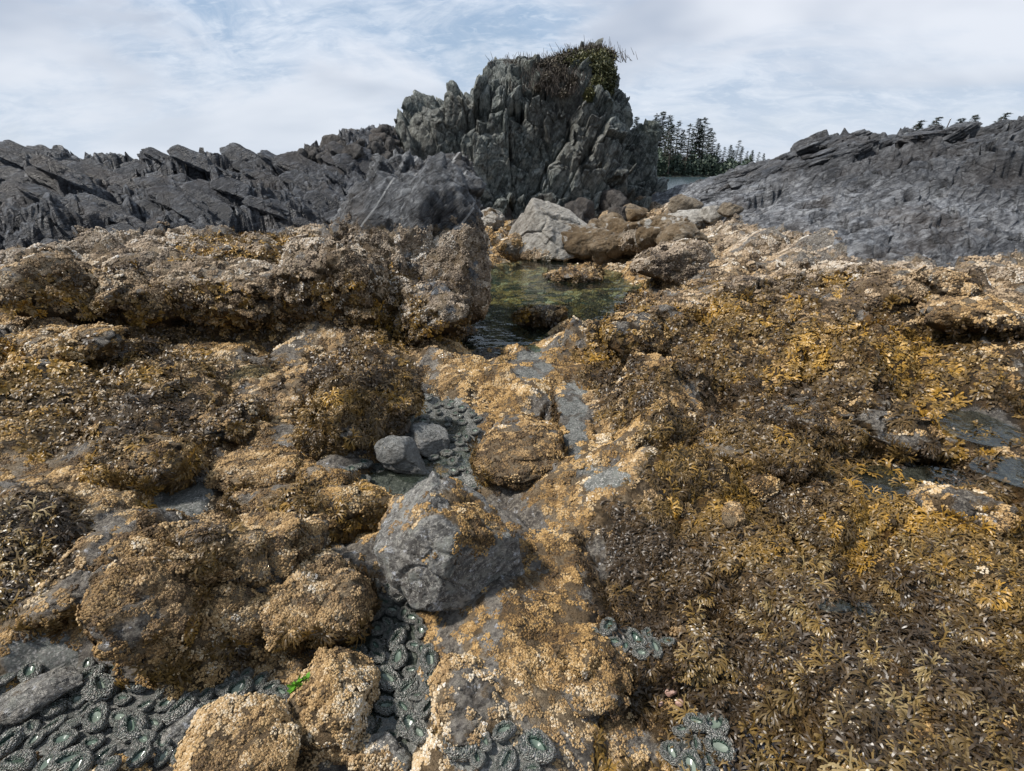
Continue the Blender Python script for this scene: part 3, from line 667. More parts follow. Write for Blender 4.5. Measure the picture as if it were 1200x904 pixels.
# middle ground mounds
rock('boulder', 'ochre tongue of rock pointing right above the long crusted ledge', 320, 592, 165, .34, .62, M_shore, 24, p=8, rot=(0, 6, 0), fac=.06, barn=.9, weed=.1, lift=.2)
rock('boulder', 'long ochre ledge with dark weed patches reaching right to the grey boulder', 365, 636, 210, .34, .55, M_shore, 25, p=8, rot=(0, 3, 0), fac=.06, barn=.85, weed=.42, lift=.15)
rock('boulder', 'weedy domed rock among ochre crust on the left', 155, 578, 130, .5, .9, M_shore, 26, p=7, fac=.06, barn=.8, weed=.5, lift=.15)
rock('boulder', 'dark brown weed covered dome above the ochre tongue', 262, 520, 95, .55, .8, M_shore, 27, p=7, fac=.05, barn=.6, weed=.62, lift=.2)
rock('boulder', 'large dark weedy mound left of the upper anemone pool', 405, 530, 150, .62, 1.1, M_shore, 28, sub=6, p=8, fac=.08, barn=.7, weed=.6, lift=.2)
rock('boulder', 'ochre barnacled mound right of the upper anemone pool', 612, 556, 140, .35, 1.0, M_shore, 29, p=8, fac=.06, barn=.92, weed=.2, lift=.12)
rock('boulder', 'low weedy rock left of the grey foreground slab', 60, 735, 170, .5, .8, M_shore, 30, p=7, fac=.06, barn=.7, weed=.45, lift=.1)
# outcrops of the left middle distance
oc = empty('rock_outcrop', PZ(495, 398, -.1), 'tall dark veined outcrop with barnacled flanks left of the tide pool', 'outcrop')
def blk(u, vb, Yd, w, hm, dm, seed, **k):
    k.setdefault('hue', .5); k.setdefault('barn_top', .98); k.setdefault('barn', .9); k.setdefault('lift', .38); k.setdefault('mat', M_dkout); m = k.pop('mat')
    return rock('rock_block', None, u, vb, w, hm, dm, m, seed, parent=oc, Yd=Yd, **k)
blk(502, 396, 5.0, 156, 1.34, .85, 61, sub=6, p=11, rot=(0, 3, 6), fac=.07)
blk(534, 385, 4.75, 84, 1.4, 1.1, 62, p=30, rot=(0, 14, 0), fac=.05)
blk(478, 392, 5.15, 165, 1.12, .8, 68, sub=6, p=26, rot=(0, 6, 4), fac=.08)
blk(455, 365, 5.2, 90, 1.3, 1.0, 63, p=14, rot=(0, 20, -10), fac=.08)
blk(480, 300, 5.9, 125, .95, .7, 64, sub=6, p=34, rot=(0, 24, 5), fac=.15, rough=.07, barn=.1)
blk(528, 262, 5.7, 90, .7, .8, 65, p=34, rot=(0, 30, 10), fac=.16, rough=.07, barn=0)
blk(470, 250, 6.1, 80, .9, .7, 69, p=40, rot=(0, 34, 10), fac=.14, rough=.06, barn=0)
blk(515, 245, 6.2, 70, .9, .7, 70, p=40, rot=(0, 28, 0), fac=.14, rough=.06, barn=0)
blk(435, 400, 4.6, 120, .8, 1.0, 66, p=9, fac=.09, weed=.45, barn=.8)
blk(500, 412, 4.4, 110, .6, .9, 67, p=9, fac=.09, weed=.45, barn=.8)
rock('boulder', 'barnacled ridge backed rock with orange weed beside the dark outcrop', 372, 398, 135, 1.0, 1.1, M_shore, 31, sub=6, p=9, rot=(0, 8, 12), fac=.08, barn=.95, weed=.32, lift=.28)
rock('boulder', 'long barnacled rock sloping down to the right with weed at its foot', 270, 398, 175, .68, .7, M_shore, 32, sub=6, p=11, rot=(0, 15, 6), fac=.08, barn=.9, weed=.40, lift=.28)
rock('boulder', 'steep barnacled rock with a grey crest, second outcrop from the left', 140, 392, 110, .85, .8, M_shore, 33, p=11, rot=(0, 10, 0), fac=.09, barn=.9, weed=.40, lift=.3)
rock('boulder', 'barnacled hump with gold weed at the left edge of the shore', 45, 372, 120, .6, .8, M_shore, 34, p=9, rot=(0, 8, 0), fac=.08, barn=.9, weed=.45, lift=.28)
rock('boulder', 'low pale topped rock near the left edge with a wet hollow', 55, 420, 130, .35, .7, M_shore, 35, p=9, fac=.08, barn=.8, weed=.35, lift=.15)
# pool rocks
rock('boulder', 'small weed covered rock standing alone in the tide pool', 634, 388, 62, .6, .8, M_shore, 36, p=8, fac=.08, barn=.5, weed=.8, lift=.22, zd=-.17)
rock('boulder', 'flat red brown weedy rock at the back of the pool', 678, 331, 72, .36, .9, M_shore, 37, p=9, fac=.08, barn=.7, weed=.55, lift=.15, zd=-.16)
rock('boulder', 'low pale flat stone at the far rim of the pool', 660, 301, 40, .35, .8, M_pale, 38, p=12, barn=.4, lift=.2, zd=-.12)
rock('boulder', 'big pale grey peaked boulder behind the pool', 645, 304, 116, .62, .9, M_pale, 39, sub=6, p=44, npl=0, planes=[(-.90,-.1,.38,.60),(.55,-.35,.76,.52),(.35,-.88,.30,.62),(-.45,-.85,.22,.66),(.95,-.1,-.1,.95),(-.2,.95,.2,.8),(0,0,-1,.8),(.8,.5,.3,.85)], rot=(0, -4, 6), fac=.035, rough=.03, barn=.9, barn_top=.02, lift=.38, zd=-.1, hue=.5)
rock('boulder', 'tan rounded boulder against the right foot of the pale peaked boulder', 684, 304, 88, .60, .8, M_pale, 40, growth=False, p=12, fac=.04, barn=.9, barn_top=.5, lift=.3, zd=-.1, hue=.5)
rock('boulder', 'dark barnacled stone at the left rim behind the pool', 602, 302, 46, .6, .8, M_shore, 41, p=10, barn=.8, lift=.3, zd=-.1)
rock('boulder', 'white topped block between the outcrop and the pale boulder', 578, 272, 34, .8, .8, M_pale, 42, p=14, barn=.2, lift=.4, zd=.0)
BR = [(712,312,50,.6,'rounded tan boulder just right of the pool back rim'),(728,292,34,.75,'pointed tan boulder behind the pool'),(757,284,38,.5,'low tan boulder in the heap right of the pool'),
      (742,306,46,.6,'wide brown boulder in front of the tan heap'),(788,284,40,.55,'pale boulder at the top of the tan heap'),(812,274,56,.35,'long pale pink boulder lying under the grey slope'),
      (770,300,44,.6,'middle tan boulder of the heap beside the pool'),(806,300,52,.55,'tan boulder on the right of the heap'),(796,336,74,.5,'largest brown barnacled boulder right of the pool'),
      (838,262,30,.55,'smooth pale oval stone at the foot of the slope'),(804,256,34,.6,'brown grey boulder below the dark ledges'),(775,272,26,.6,'small tan stone behind the heap'),
      (722,272,30,.5,'small flat stone behind the pointed tan boulder'),(858,255,26,.5,'grey stone sunk in the slope foot'),(745,262,30,.5,'dull brown stone under the sea stack'),(700,282,30,.6,'small brown boulder next to the tan rounded one')]
for i, (u, v, wd, h_, lb) in enumerate(BR):
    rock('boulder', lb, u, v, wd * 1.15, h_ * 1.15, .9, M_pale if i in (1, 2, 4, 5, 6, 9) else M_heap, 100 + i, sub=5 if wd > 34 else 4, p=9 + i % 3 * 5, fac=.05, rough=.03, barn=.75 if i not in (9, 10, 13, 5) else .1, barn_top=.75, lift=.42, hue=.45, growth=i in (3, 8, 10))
# right shore
rock('boulder', 'golden weed covered dome on the right shore', 1020, 548, 190, .50, .9, M_shore, 51, sub=6, p=7, fac=.08, barn=.6, weed=.85, lift=.18)
rock('boulder', 'pinkish barnacled hump under the grey slope on the right', 1105, 372, 140, .5, .8, M_shore, 52, p=8, fac=.07, barn=.95, weed=.2, lift=.25)
rock('boulder', 'pale barnacled hump at the right edge below the grey slope', 1180, 400, 120, .5, .8, M_shore, 53, p=8, fac=.07, barn=.95, weed=.25, lift=.25)
rock('boulder', 'weed fringed rock standing in the wet hollow on the right', 1108, 545, 72, .6, .9, M_shore, 54, p=8, fac=.07, barn=.6, weed=.7, lift=.2)
rock('boulder', 'ochre rimmed rock near the right edge below the wet hollow', 1160, 625, 110, .4, .8, M_shore, 55, p=8, fac=.07, barn=.8, weed=.5, lift=.15)
rock('boulder', 'weedy shoulder of rock right of the tide pool', 765, 415, 110, .6, 1.1, M_shore, 56, p=8, fac=.08, barn=.6, weed=.75, lift=.2)
rock('boulder', 'pale barnacled bulge among the weed right of the pool', 815, 378, 110, .4, .9, M_shore, 57, p=8, fac=.07, barn=.9, weed=.4, lift=.15)
rock('boulder', 'pink crusted knob poking through the weed on the right', 893, 592, 42, .8, .9, M_shore, 58, sub=4, p=8, fac=.05, barn=1., lift=.35)
rock('boulder', 'ochre crusted knob poking through the weed right of centre', 862, 622, 34, .8, .9, M_shore, 59, sub=4, p=8, fac=.05, barn=1., lift=.3)
rock('boulder', 'weedy mound below the golden dome on the right', 900, 560, 150, .35, .9, M_shore, 60, p=8, fac=.08, barn=.7, weed=.7, lift=.1)

# ------------------------------------------------------------------ sea stack
def tower(name, prof, Yc, depth, mat, seed, nphi, nz, amp, rot, parent):
    """prof: (v, left u, right u) up the height; a closed column of rock whose joints are carved by tilted blocks"""
    pr = []
    for v, l, r in prof:
        a, b = PY(l, v, Yc), PY(r, v, Yc); pr.append((a[2], a[0], b[0]))
    pr = np.array(pr); zs = np.linspace(0, 1, nz) ; zz_ = np.interp(zs, np.linspace(0, 1, len(pr)), pr[:, 0]); l_ = np.interp(zs, np.linspace(0, 1, len(pr)), pr[:, 1]); r_2 = np.interp(zs, np.linspace(0, 1, len(pr)), pr[:, 2])
    ph = np.linspace(0, 2 * math.pi, nphi, endpoint=False); Zm, Pm = np.meshgrid(zz_, ph, indexing='ij'); lm = l_[:, None] + 0 * Pm; rm = r_2[:, None] + 0 * Pm
    cc = (lm + rm) / 2; hw = (rm - lm) / 2; top = pr[:, 0].max(); bot = pr[:, 0].min()
    hd = np.minimum(hw * .95 + .12, depth) * (1 - .35 * (Zm - bot) / (top - bot))
    cs, sn = np.cos(Pm), np.sin(Pm); k = (np.abs(cs) ** 3.2 + np.abs(sn) ** 3.2) ** (-1 / 3.2)
    V = np.stack([cc + hw * k * cs, Yc + hd * k * sn + 0 * cc, Zm], -1).reshape(-1, 3)
    c = np.array([pr[:, 1:].mean(), Yc, bot])
    ii = np.arange(nz * nphi).reshape(nz, nphi); F = np.stack([ii[:-1], np.roll(ii, -1, 1)[:-1], np.roll(ii, -1, 1)[1:], ii[1:]], -1).reshape(-1, 4)
    V = np.concatenate([V, V[ii[-1]].mean(0, keepdims=True) + [[0, 0, .03]]]); tp = len(V) - 1
    F3 = np.stack([ii[-1], np.roll(ii[-1], -1), np.full(nphi, tp)], -1)
    N = normals(V, F); Rt = rotm(*rot)
    d1 = facets(V, (1.15, 1.3, 1.7), Rt, seed, 1.0, .35, .06); d2 = facets(V, (.46, .5, .66), rotm(rot[0] + 8, rot[1] - 10, rot[2] + 30), seed + 11, .9, .45, .1)
    d3 = facets(V, (.16, .2, .3), rotm(rot[0], rot[1] + 15, rot[2]), seed + 23, .9, .3, .1)
    disp = amp * (d1 * 1.25 + d2 * .46 + d3 * .15) + .05 * fbm(V * 6, seed, 4)
    fade = np.clip((top - V[:, 2]) / .5 + .7, .7, 1)
    disp = disp + .03 * strata_saw(V, 60, .2, .3, seed + 60)
    V = V + N * (disp * fade)[:, None]; V[:, 2] += .7 * amp * (d2 + .5 * d1) * fade
    z0 = np.zeros(len(V)); nz_ = fbm(V * 1.2, seed + 5, 4)
    at = dict(barn=z0, weed=z0, wet=z0, anem=z0, green=np.clip(.55 * ss(.1, .5, fbm(V * .45 + 3, seed + 8, 3) + .2 * nz_) , 0, 1))
    m = mesh(name, V - c, [F, F3], mat, True, at); return link(name, m, parent, c - np.array(parent.location)), V
stk = empty('sea_stack', PY(620, 248, 17.2), 'tall craggy dark sea stack with shrubs on its top', 'sea stack')
PROF = [(262, 462, 742), (240, 468, 738), (215, 474, 730), (190, 480, 724), (165, 488, 724), (150, 494, 723), (140, 503, 722), (125, 520, 720), (112, 536, 714), (102, 551, 708), (92, 560, 704), (84, 568, 700), (78, 574, 690), (75, 582, 672)]
body, SV = tower('cliff', PROF, 17.6, 2.6, M_stack, 301, 620, 330, .46, (0, 14, 8), stk)
PROF2 = [(252, 716, 772), (230, 718, 772), (210, 718, 770), (185, 716, 769), (165, 720, 768), (155, 728, 766), (149, 742, 763)]
tower('cliff', PROF2, 18.6, 1.1, M_stack, 331, 300, 150, .24, (0, 60, 0), stk)
# loose shapes of block shared by the ridges and the stack foot
def slab_mesh(seed, dims, p=60, name='slab', mat=M_ridge, sub=4):
    V, F = convex(sub, seed, 7, p, [(0,0,1,.7),(0,0,-1,.7),(1,.2,.1,.9),(-1,.3,0,.9),(.1,-1,.1,.75),(-.2,1,0,.8)] if dims[2] < .45 else None, .62); V = V * np.array(dims) / 2; nr = V / np.linalg.norm(V, axis=1, keepdims=True); W = min(dims)
    V = V + nr * (.12 * W * facets(V + seed, (.35 * dims[0], .5 * dims[1], .5 * W + .05), rotm(10, 20, 5), seed, .8, .5, .1) + (.06 * W * fbm(V * 6, seed, 4)))[:, None]
    V = V + nr * (.045 * strata_saw(V, 5, .1, .085, seed + 2) + .02 * fbm(V * 12, seed + 6, 3))[:, None]
    z = np.zeros(len(V)); return mesh(name, V, F, mat, True, dict(barn=z, weed=z, wet=z, green=z, anem=z))
slabs = [slab_mesh(400 + i, (1.7, .85, .24 + .05 * (i % 3)), sub=5) for i in range(8)]
rnd_ = random.Random(4)
def put(ms, name, parent, u, v, Yd, rot, sc, sink=.1, group=None):
    p = PY(u, v, Yd); g = gz(p[0], p[1])
    o = link(name, rnd_.choice(ms), parent, (p[0], p[1], g - sink * sc)); o.rotation_euler = [math.radians(a) for a in rot]; o.scale = (sc, sc * rnd_.uniform(.8, 1.2), sc * rnd_.uniform(.8, 1.3)); return o
for i in range(290):
    u = rnd_.uniform(-120, 440); f = rnd_.random()
    Yd = (8.6 + 4.2 * f) + (u > 250) * 1.5
    put(slabs, 'slab', ridge_left, u, 200, Yd, (rnd_.uniform(25, 55), rnd_.uniform(22, 40), rnd_.uniform(-8, 22)), rnd_.uniform(.28, .78) * (.7 + .4 * f), rnd_.uniform(-.05, .2))
# far brown crags behind the left ridge
crag = [slab_mesh(430 + i, (.9, .8, .7), 30, 'crag', M_crag) for i in range(6)]
for i in range(90):
    u = rnd_.uniform(330, 478); put(crag, 'crag', ridge_left, u, 180, rnd_.uniform(13.5, 18.5), [rnd_.uniform(0, 360) for _ in range(3)], rnd_.uniform(.35, .9), .1)
rblocks = [slab_mesh(450 + i, (1.4, .9, .42), 40, 'rock_block', M_slope, 5) for i in range(7)]
for i in range(120):
    f = rnd_.random(); u = 830 + 420 * f + rnd_.uniform(-20, 20)
    put(rblocks, 'rock_block', slope_right, u, 180, 14.2 - 3.0 * f + rnd_.uniform(-1.3, .6), (rnd_.uniform(-25, 10), rnd_.uniform(-35, -5), rnd_.uniform(-30, 20)), rnd_.uniform(.3, .8), rnd_.uniform(0, .25))
for i in range(26):
    p = PY(rnd_.uniform(480, 730), 250, rnd_.uniform(14.6, 15.6)); g = gz(p[0], p[1])
    o = link('rock_block', rnd_.choice(crag), stk, np.array([p[0], p[1], g + .05]) - np.array(stk.location)); o.rotation_euler = [rnd_.uniform(0, 6) for _ in range(3)]; s_ = rnd_.uniform(.5, 1.1); o.scale = (s_, s_, s_)

# ------------------------------------------------------------------ plants
def leaf_mat(name, ramp_, rough=.6):
    t = NT(name); t.inp('Base Color', t.ramp(t.math('ADD', t.math('MULTIPLY', t.attr('rnd'), .7), t.math('MULTIPLY', t.noise(2.5, 3), .4)), ramp_)); t.inp('Roughness', rough); return t.m
M_shrub = leaf_mat('shrub_leaves', [(.1, (.022, .024, .012)), (.5, (.060, .066, .026)), (.85, (.13, .12, .045))])
M_heath = leaf_mat('brown_heather', [(.1, (.022, .018, .014)), (.5, (.06, .05, .036)), (.9, (.12, .10, .07))])
M_conif = leaf_mat('conifer_needles', [(.1, (.014, .024, .018)), (.5, (.036, .055, .040)), (.9, (.075, .10, .065))])
t = NT('bark'); t.inp('Base Color', t.ramp(t.noise(9, 5), [(.3, (.03, .024, .02)), (.7, (.12, .10, .085))])); t.inp('Roughness', .85); M_bark = t.m
t = NT('bright_sea_lettuce'); t.inp('Base Color', t.ramp(t.noise(60, 3), [(.3, (.05, .16, .012)), (.7, (.14, .34, .03))])); t.inp('Roughness', .35); M_lettuce = t.m
def leaves(name, C, R, n, size, mat, parent, seed, elong=1.6, spiky=0, origin=None):
    """leaf quads on and in ellipsoids: C centres, R radii"""
    rs_ = np.random.RandomState(seed); C = np.array(C, float); R = np.array(R, float); w_ = (R[:, 0] * R[:, 2] + .01); w_ /= w_.sum()
    k = rs_.choice(len(C), n, p=w_); d = rs_.randn(n, 3); d /= np.linalg.norm(d, axis=1, keepdims=True); q = C[k] + d * R[k] * (rs_.rand(n, 1) ** .25) * (1 + .12 * rs_.randn(n, 1))
    a = rs_.randn(n, 3); a = a + d * .8; a[:, 2] += spiky; a /= np.linalg.norm(a, axis=1, keepdims=True); b = np.cross(a, rs_.randn(n, 3)); b /= np.linalg.norm(b, axis=1, keepdims=True)
    s_ = size * (.6 + .8 * rs_.rand(n, 1)); V = np.stack([q, q + a * s_ * elong * .5 + b * s_ * .45, q + a * s_ * elong, q + a * s_ * elong * .5 - b * s_ * .45], 1).reshape(-1, 3)
    F = np.arange(4 * n).reshape(n, 4); r = np.repeat(np.clip(rs_.rand(n) * .7 + .3 * (d[:, 2] * .5 + .5), 0, 1), 4)
    o_ = np.array(origin if origin is not None else (0, 0, 0), float)
    return link(name, mesh(name, V - o_, F, mat, False, dict(rnd=r)), parent)
def sticks(name, segs, mat, parent, k=5, origin=(0, 0, 0)):
    V, F = [], []
    for a, b, ra, rb in segs:
        a = np.array(a, float); b = np.array(b, float); d = b - a; d /= np.linalg.norm(d) + 1e-9; e = np.cross(d, [.3, .9, .1]); e /= np.linalg.norm(e); g = np.cross(d, e); o = len(V)
        for q, r in ((a, ra), (b, rb)):
            for i in range(k): t_ = i * 6.2832 / k; V.append(q + r * (e * math.cos(t_) + g * math.sin(t_)))
        for i in range(k): F.append((o + i, o + (i + 1) % k, o + k + (i + 1) % k, o + k + i))
    return link(name, mesh(name, np.array(V) - np.array(origin), np.array(F), mat), parent)
def shrub(name, label, spots, n, size, mat, seed, twigs, origin, tw_len=.35, elong=1.6):
    e = empty(name, origin, label, 'shrub'); C = [PY(u, v, y) for u, v, y, *_ in spots]; R = [r for *_, r in spots]
    leaves('foliage', C, R, n, size, mat, e, seed, elong, origin=origin)
    rs_ = np.random.RandomState(seed); sg = []
    for i in range(twigs):
        c_ = C[rs_.randint(len(C))]; r_ = R[0]; a = c_ + rs_.randn(3) * .15 * np.array([2.2, 1, .3]); b = a + np.array([rs_.randn() * .10 - .05, rs_.randn() * .1, tw_len * (.5 + rs_.rand())]); sg.append((a, b, .009, .004))
    tag(sticks('twigs', sg, M_bark, e, 3, origin), kind='stuff'); return e
o1 = PY(690, 92, 17.0)
shrub('shrub', 'dense green shrub hanging over the right top of the sea stack', [(700,80,16.8,(.42,.8,.30)),(708,92,16.7,(.30,.6,.36)),(680,74,17.0,(.5,.8,.22)),(711,108,16.7,(.20,.5,.34)),(662,76,17.1,(.4,.7,.14)),(713,124,16.7,(.12,.3,.26)),(696,70,17.1,(.5,.7,.20)),(700,100,16.1,(.2,.3,.2)),(690,112,15.9,(.12,.2,.16)),(704,132,16.2,(.08,.2,.12))], 24000, .042, M_shrub, 71, 110, o1, .10)
o2 = PY(648, 78, 17.4)
shrub('shrub', 'thin brown heathery scrub along the crest of the stack', [(642,78,16.9,(.5,.7,.10)),(656,74,17.0,(.5,.7,.12)),(675,68,17.1,(.6,.7,.14)),(625,80,17.1,(.35,.5,.08)),(655,88,16.2,(.22,.3,.18)),(694,62,17.2,(.55,.6,.12)),(640,92,16.1,(.16,.3,.12)),(606,76,17.0,(.2,.4,.05)),(670,96,16.0,(.15,.2,.14)),(660,110,15.9,(.08,.2,.08)),(712,70,17.0,(.2,.5,.2)),(630,104,15.9,(.06,.2,.06))], 11000, .032, M_heath, 72, 900, o2, .2, 2.6)
def conifer_parts(seed, sparse=1., lean=0.):
    """unit-height conifer: tiers of drooping boughs hung with needle sprays"""
    rs_ = np.random.RandomState(seed); sg = []; V, F, R = [], [], []
    x = lambda h: lean * h * h
    for i in range(7): h0, h1 = i / 7, (i + 1) / 7; sg.append(((x(h0), 0, h0), (x(h1), 0, h1), .016 * (1 - h0) + .002, .016 * (1 - h1) + .002))
    nt = int(46 * sparse); hb = rs_.uniform(.18, .36)
    for i in range(nt):
        h = hb + (1 - hb) * (i + rs_.rand() * .7) / nt; L_ = (.20 * (1 - h) ** .8 + .014) * (rs_.uniform(.35, 1.2) if i % 4 else 1.35)
        for j in range(rs_.randint(3, 6)):
            if rs_.rand() > .55 + .4 * sparse: continue
            a = rs_.rand() * 6.283; d = np.array([math.cos(a) + lean * 1.5, math.sin(a), rs_.uniform(-.15, .30)]); s0 = np.array([x(h), 0, h]); e0 = s0 + d * L_
            sg.append((s0, e0, .004, .0015))
            for k in range(13):
                f = rs_.uniform(.25, 1.05); q = s0 + d * L_ * f; s_ = rs_.uniform(.010, .022)
                t1 = np.array([d[0] * 1.6, d[1] * 1.6, -.25]) * s_ + rs_.randn(3) * .008; t2 = np.array([-d[1], d[0], 0]) * s_ * rs_.uniform(.4, .9) * rs_.choice([-1, 1])
                o = len(V); V += [q, q + t1 * .6 + t2, q + t1 * 1.3, q + t2 * .2 - [0, 0, s_ * .25]]; F.append((o, o + 1, o + 2, o + 3)); R += [rs_.rand() * .5 + .4 * f] * 4
    return sg, np.array(V), np.array(F), np.array(R)
TM = []
for i in range(8):
    ln = (0, .02, -.03, .04, .2, .3, .25, .15)[i]; sg, V, F, R = conifer_parts(500 + i, (1, .85, 1.1, .7, 1.1, .9, 1., .85)[i], ln)
    a = sticks('trunk', sg, M_bark, None, 4); bm_ = a.data; bpy.data.objects.remove(a); TM.append((bm_, mesh('crown', V, F, M_conif, False, dict(rnd=R))))
def tree(kind, loc, h, label, group):
    e = empty('conifer_tree', loc, label, 'tree', group, rnd_.uniform(0, 6) if kind < 4 else rnd_.uniform(-.3, .3)); e.scale = (h * 1.05, h * 1.05, h)
    link('trunk', TM[kind][0], e); link('crown', TM[kind][1], e); return e
SEA = -1.7
def far_ground(name, pts_, Y0, depth, mat):
    """low wooded land: pts_ (u, v top) along its length"""
    n = 140; us = np.linspace(pts_[0][0], pts_[-1][0], n); tv = np.interp(us, [q[0] for q in pts_], [q[1] for q in pts_]); V = []; m = 26
    for j in range(m):
        f = j / (m - 1)
        for i in range(n):
            P = PY(us[i], tv[i], Y0); z = SEA - .5 + (P[2] - SEA + .5) * math.sin(min(f * 1.7, 1) * math.pi / 2) ; V.append((P[0] * (1 + f * .25), Y0 + f * depth, z))
    V = np.array(V); V[:, 2] += .9 * fbm(V * .35, 9, 4) * (V[:, 2] > SEA + .3)
    ii = np.arange(m * n).reshape(m, n); F = np.stack([ii[:-1, :-1], ii[:-1, 1:], ii[1:, 1:], ii[1:, :-1]], -1).reshape(-1, 4); return tag(link(name, mesh(name, V, F, mat)), kind='structure')
t = NT('far_shore_ground'); t.inp('Base Color', t.ramp(t.noise(.6, 5), [(.35, (.02, .03, .018)), (.6, (.06, .06, .05))])); t.inp('Roughness', .9); M_far = t.m
YF = 190
fs = far_ground('far_shore', [(690, 200), (730, 196), (800, 194), (850, 197), (890, 200), (905, 205), (915, 210)], YF, 40, M_far)
rs_ = np.random.RandomState(8); n = 5200
fu = rs_.uniform(700, 900, n); tp = np.interp(fu, [700, 730, 770, 830, 860, 900], [186, 186, 184, 187, 194, 202]) + 6 * np.sin(fu * .21) * np.sin(fu * .083 + 1) + 4 * np.sin(fu * .6); C = np.array([PY(a, b + rs_.rand() * (206 - b), YF + rs_.uniform(2, 26)) for a, b in zip(fu, tp)])
leaves('undergrowth', C, np.full((n, 3), 1.1), n * 4, .8, M_conif, None, 81, 1.2)
tag(COL.objects['undergrowth'], 'dark evergreen undergrowth massed along the far shore', 'woods', kind='stuff')
def P_at(u, Y, z): q = PY(u, 200, Y); return (q[0], Y, z)
far = [(728,146),(733,150),(742,137),(748,152),(755,148),(762,133),(770,131),(776,134),(783,146),(789,141),(795,152),(803,144),(812,139),(820,137),(826,150),(832,154),(838,168),(846,172),(853,170),(860,164),(866,172),(872,177),(879,176),(886,178),(892,180),(898,186),(722,155),(716,150),(765,142),(808,150),(817,146),(841,176),(856,176),(780,138)]
for i, (u, vt) in enumerate(far):
    Y_ = YF + rnd_.uniform(2, 24); zt = PY(u, vt, Y_)[2]; z0_ = SEA + 1.0
    tree(i % 4, P_at(u, Y_, z0_), zt - z0_, 'dark conifer standing in the wood on the far shore', 'conifers on the far shore')
near_t = [(1046,143,5,'leftmost leaning conifer tip behind the right ridge'),(1056,147,4,'small leaning conifer second from the left behind the right ridge'),(1072,138,5,'tall thin conifer leaning behind the ridge, left of the dead spar'),(1080,150,4,'bushy low conifer below the dead spar'),(1106,140,4,'leaning conifer in the middle behind the right ridge'),(1114,136,6,'highest leaning conifer right of the gap behind the ridge'),(1140,134,5,'lone leaning conifer rising over the tall crag on the right'),(1170,141,7,'conifer left of the last pair at the right edge'),(1182,138,6,'taller conifer of the last pair at the right edge'),(1197,136,4,'rightmost conifer touching the edge of the picture')]
for u, vt, k, lb in near_t:
    Y_ = 42 + rnd_.uniform(-3, 4); zt = PY(u, vt, Y_)[2]; z0_ = zt - 4.2; tree(k, P_at(u - 8, Y_, z0_), 4.2 * 1.02, lb, None)
e = empty('dead_tree', P_at(1088, 40, 1.5), 'bare dead tree spar leaning right behind the ridge', 'tree'); zt = PY(1088, 139, 40)[2] - 1.5
sticks('trunk', [((0, 0, 0), (.5, 0, zt), .07, .03), ((.3, 0, zt * .7), (-.1, 0, zt * .9), .03, .01), ((.4, 0, zt * .8), (.9, 0, zt * .88), .03, .01)], M_bark, e)
hill = far_ground('wooded_hill', [(980, 200), (1040, 168), (1100, 160), (1200, 158), (1400, 150)], 48, 30, M_far)

# ------------------------------------------------------------------ water
def water_mat(name, tint, rough, bs, bd, dens=.5):
    t = NT(name); t.t.nodes.remove(t.b); g = t.n('ShaderNodeBsdfGlossy'); g.inputs['Roughness'].default_value = rough; tr = t.n('ShaderNodeBsdfTransparent'); tr.inputs[0].default_value = (*tint, 1)
    df = t.n('ShaderNodeBsdfDiffuse'); df.inputs[0].default_value = (tint[0] * .12, tint[1] * .14, tint[2] * .12, 1)
    nb = t.bump(t.noise(bs, 3, .5), bd, 1); t.set(g.inputs['Normal'], nb); fr = t.n('ShaderNodeFresnel'); fr.inputs[0].default_value = 1.5; t.set(fr.inputs[1], nb)
    a = t.n('ShaderNodeMixShader'); a.inputs[0].default_value = dens; t.set(a.inputs[1], tr.outputs[0]); t.set(a.inputs[2], df.outputs[0])
    b = t.n('ShaderNodeMixShader'); t.set(b.inputs[0], fr.outputs[0]); t.set(b.inputs[1], a.outputs[0]); t.set(b.inputs[2], g.outputs[0]); t.t.links.new(b.outputs[0], t.out.inputs[0]); return t.m
M_pool = water_mat('pool_water', (.66, .78, .68), .012, 5, .016, .05)
M_pud = water_mat('clear_water', (.82, .86, .82), .02, 14, .010, .06)
t = NT('sea_water'); t.inp('Base Color', (.05, .075, .085)); t.inp('Roughness', .16); t.inp('Normal', t.bump(t.noise(.6, 4, .5, sc=(1, 2, 1)), .25, .6)); t.inp('Specular IOR Level', .5); M_sea = t.m
def disc(name, c, rx, ry, mat, seed, kind='structure'):
    n = 64; V = [(0, 0, 0)]; rs_ = np.random.RandomState(seed); ph = rs_.rand(3) * 6
    for i in range(n):
        a = i * 2 * math.pi / n; r = 1 + .10 * math.sin(2 * a + ph[0]) + .07 * math.sin(3 * a + ph[1]) + .04 * math.sin(5 * a + ph[2]); V.append((rx * r * math.cos(a), ry * r * math.sin(a), 0))
    F = np.array([(0, i + 1, (i + 1) % n + 1) for i in range(n)]); return tag(link(name, mesh(name, V, F, mat), None, c), kind=kind)
disc('tide_pool', PZ(640, 348, -.14), 1.9, 3.0, M_pool, 1)
disc('puddle', PZ(500, 520, -.113), .36, .42, M_pud, 2); disc('puddle', PZ(462, 566, -.1), .2, .16, M_pud, 3)
disc('puddle', PZ(288, 436, .032), .2, .14, M_pud, 4); disc('puddle', PZ(452, 790, -.068), .16, .34, M_pud, 5); disc('puddle', PZ(1060, 568, .088), .44, .2, M_pud, 6)
disc('puddle', PZ(1150, 502, .128), .2, .26, M_pud, 7); disc('puddle', on_ground(975, 712) + np.array([0, 0, .012]), .05, .03, M_pud, 9); disc('puddle', on_ground(1008, 718) + np.array([0, 0, .014]), .045, .03, M_pud, 10)
disc('puddle', PZ(1188, 552, .118), .2, .14, M_pud, 8)
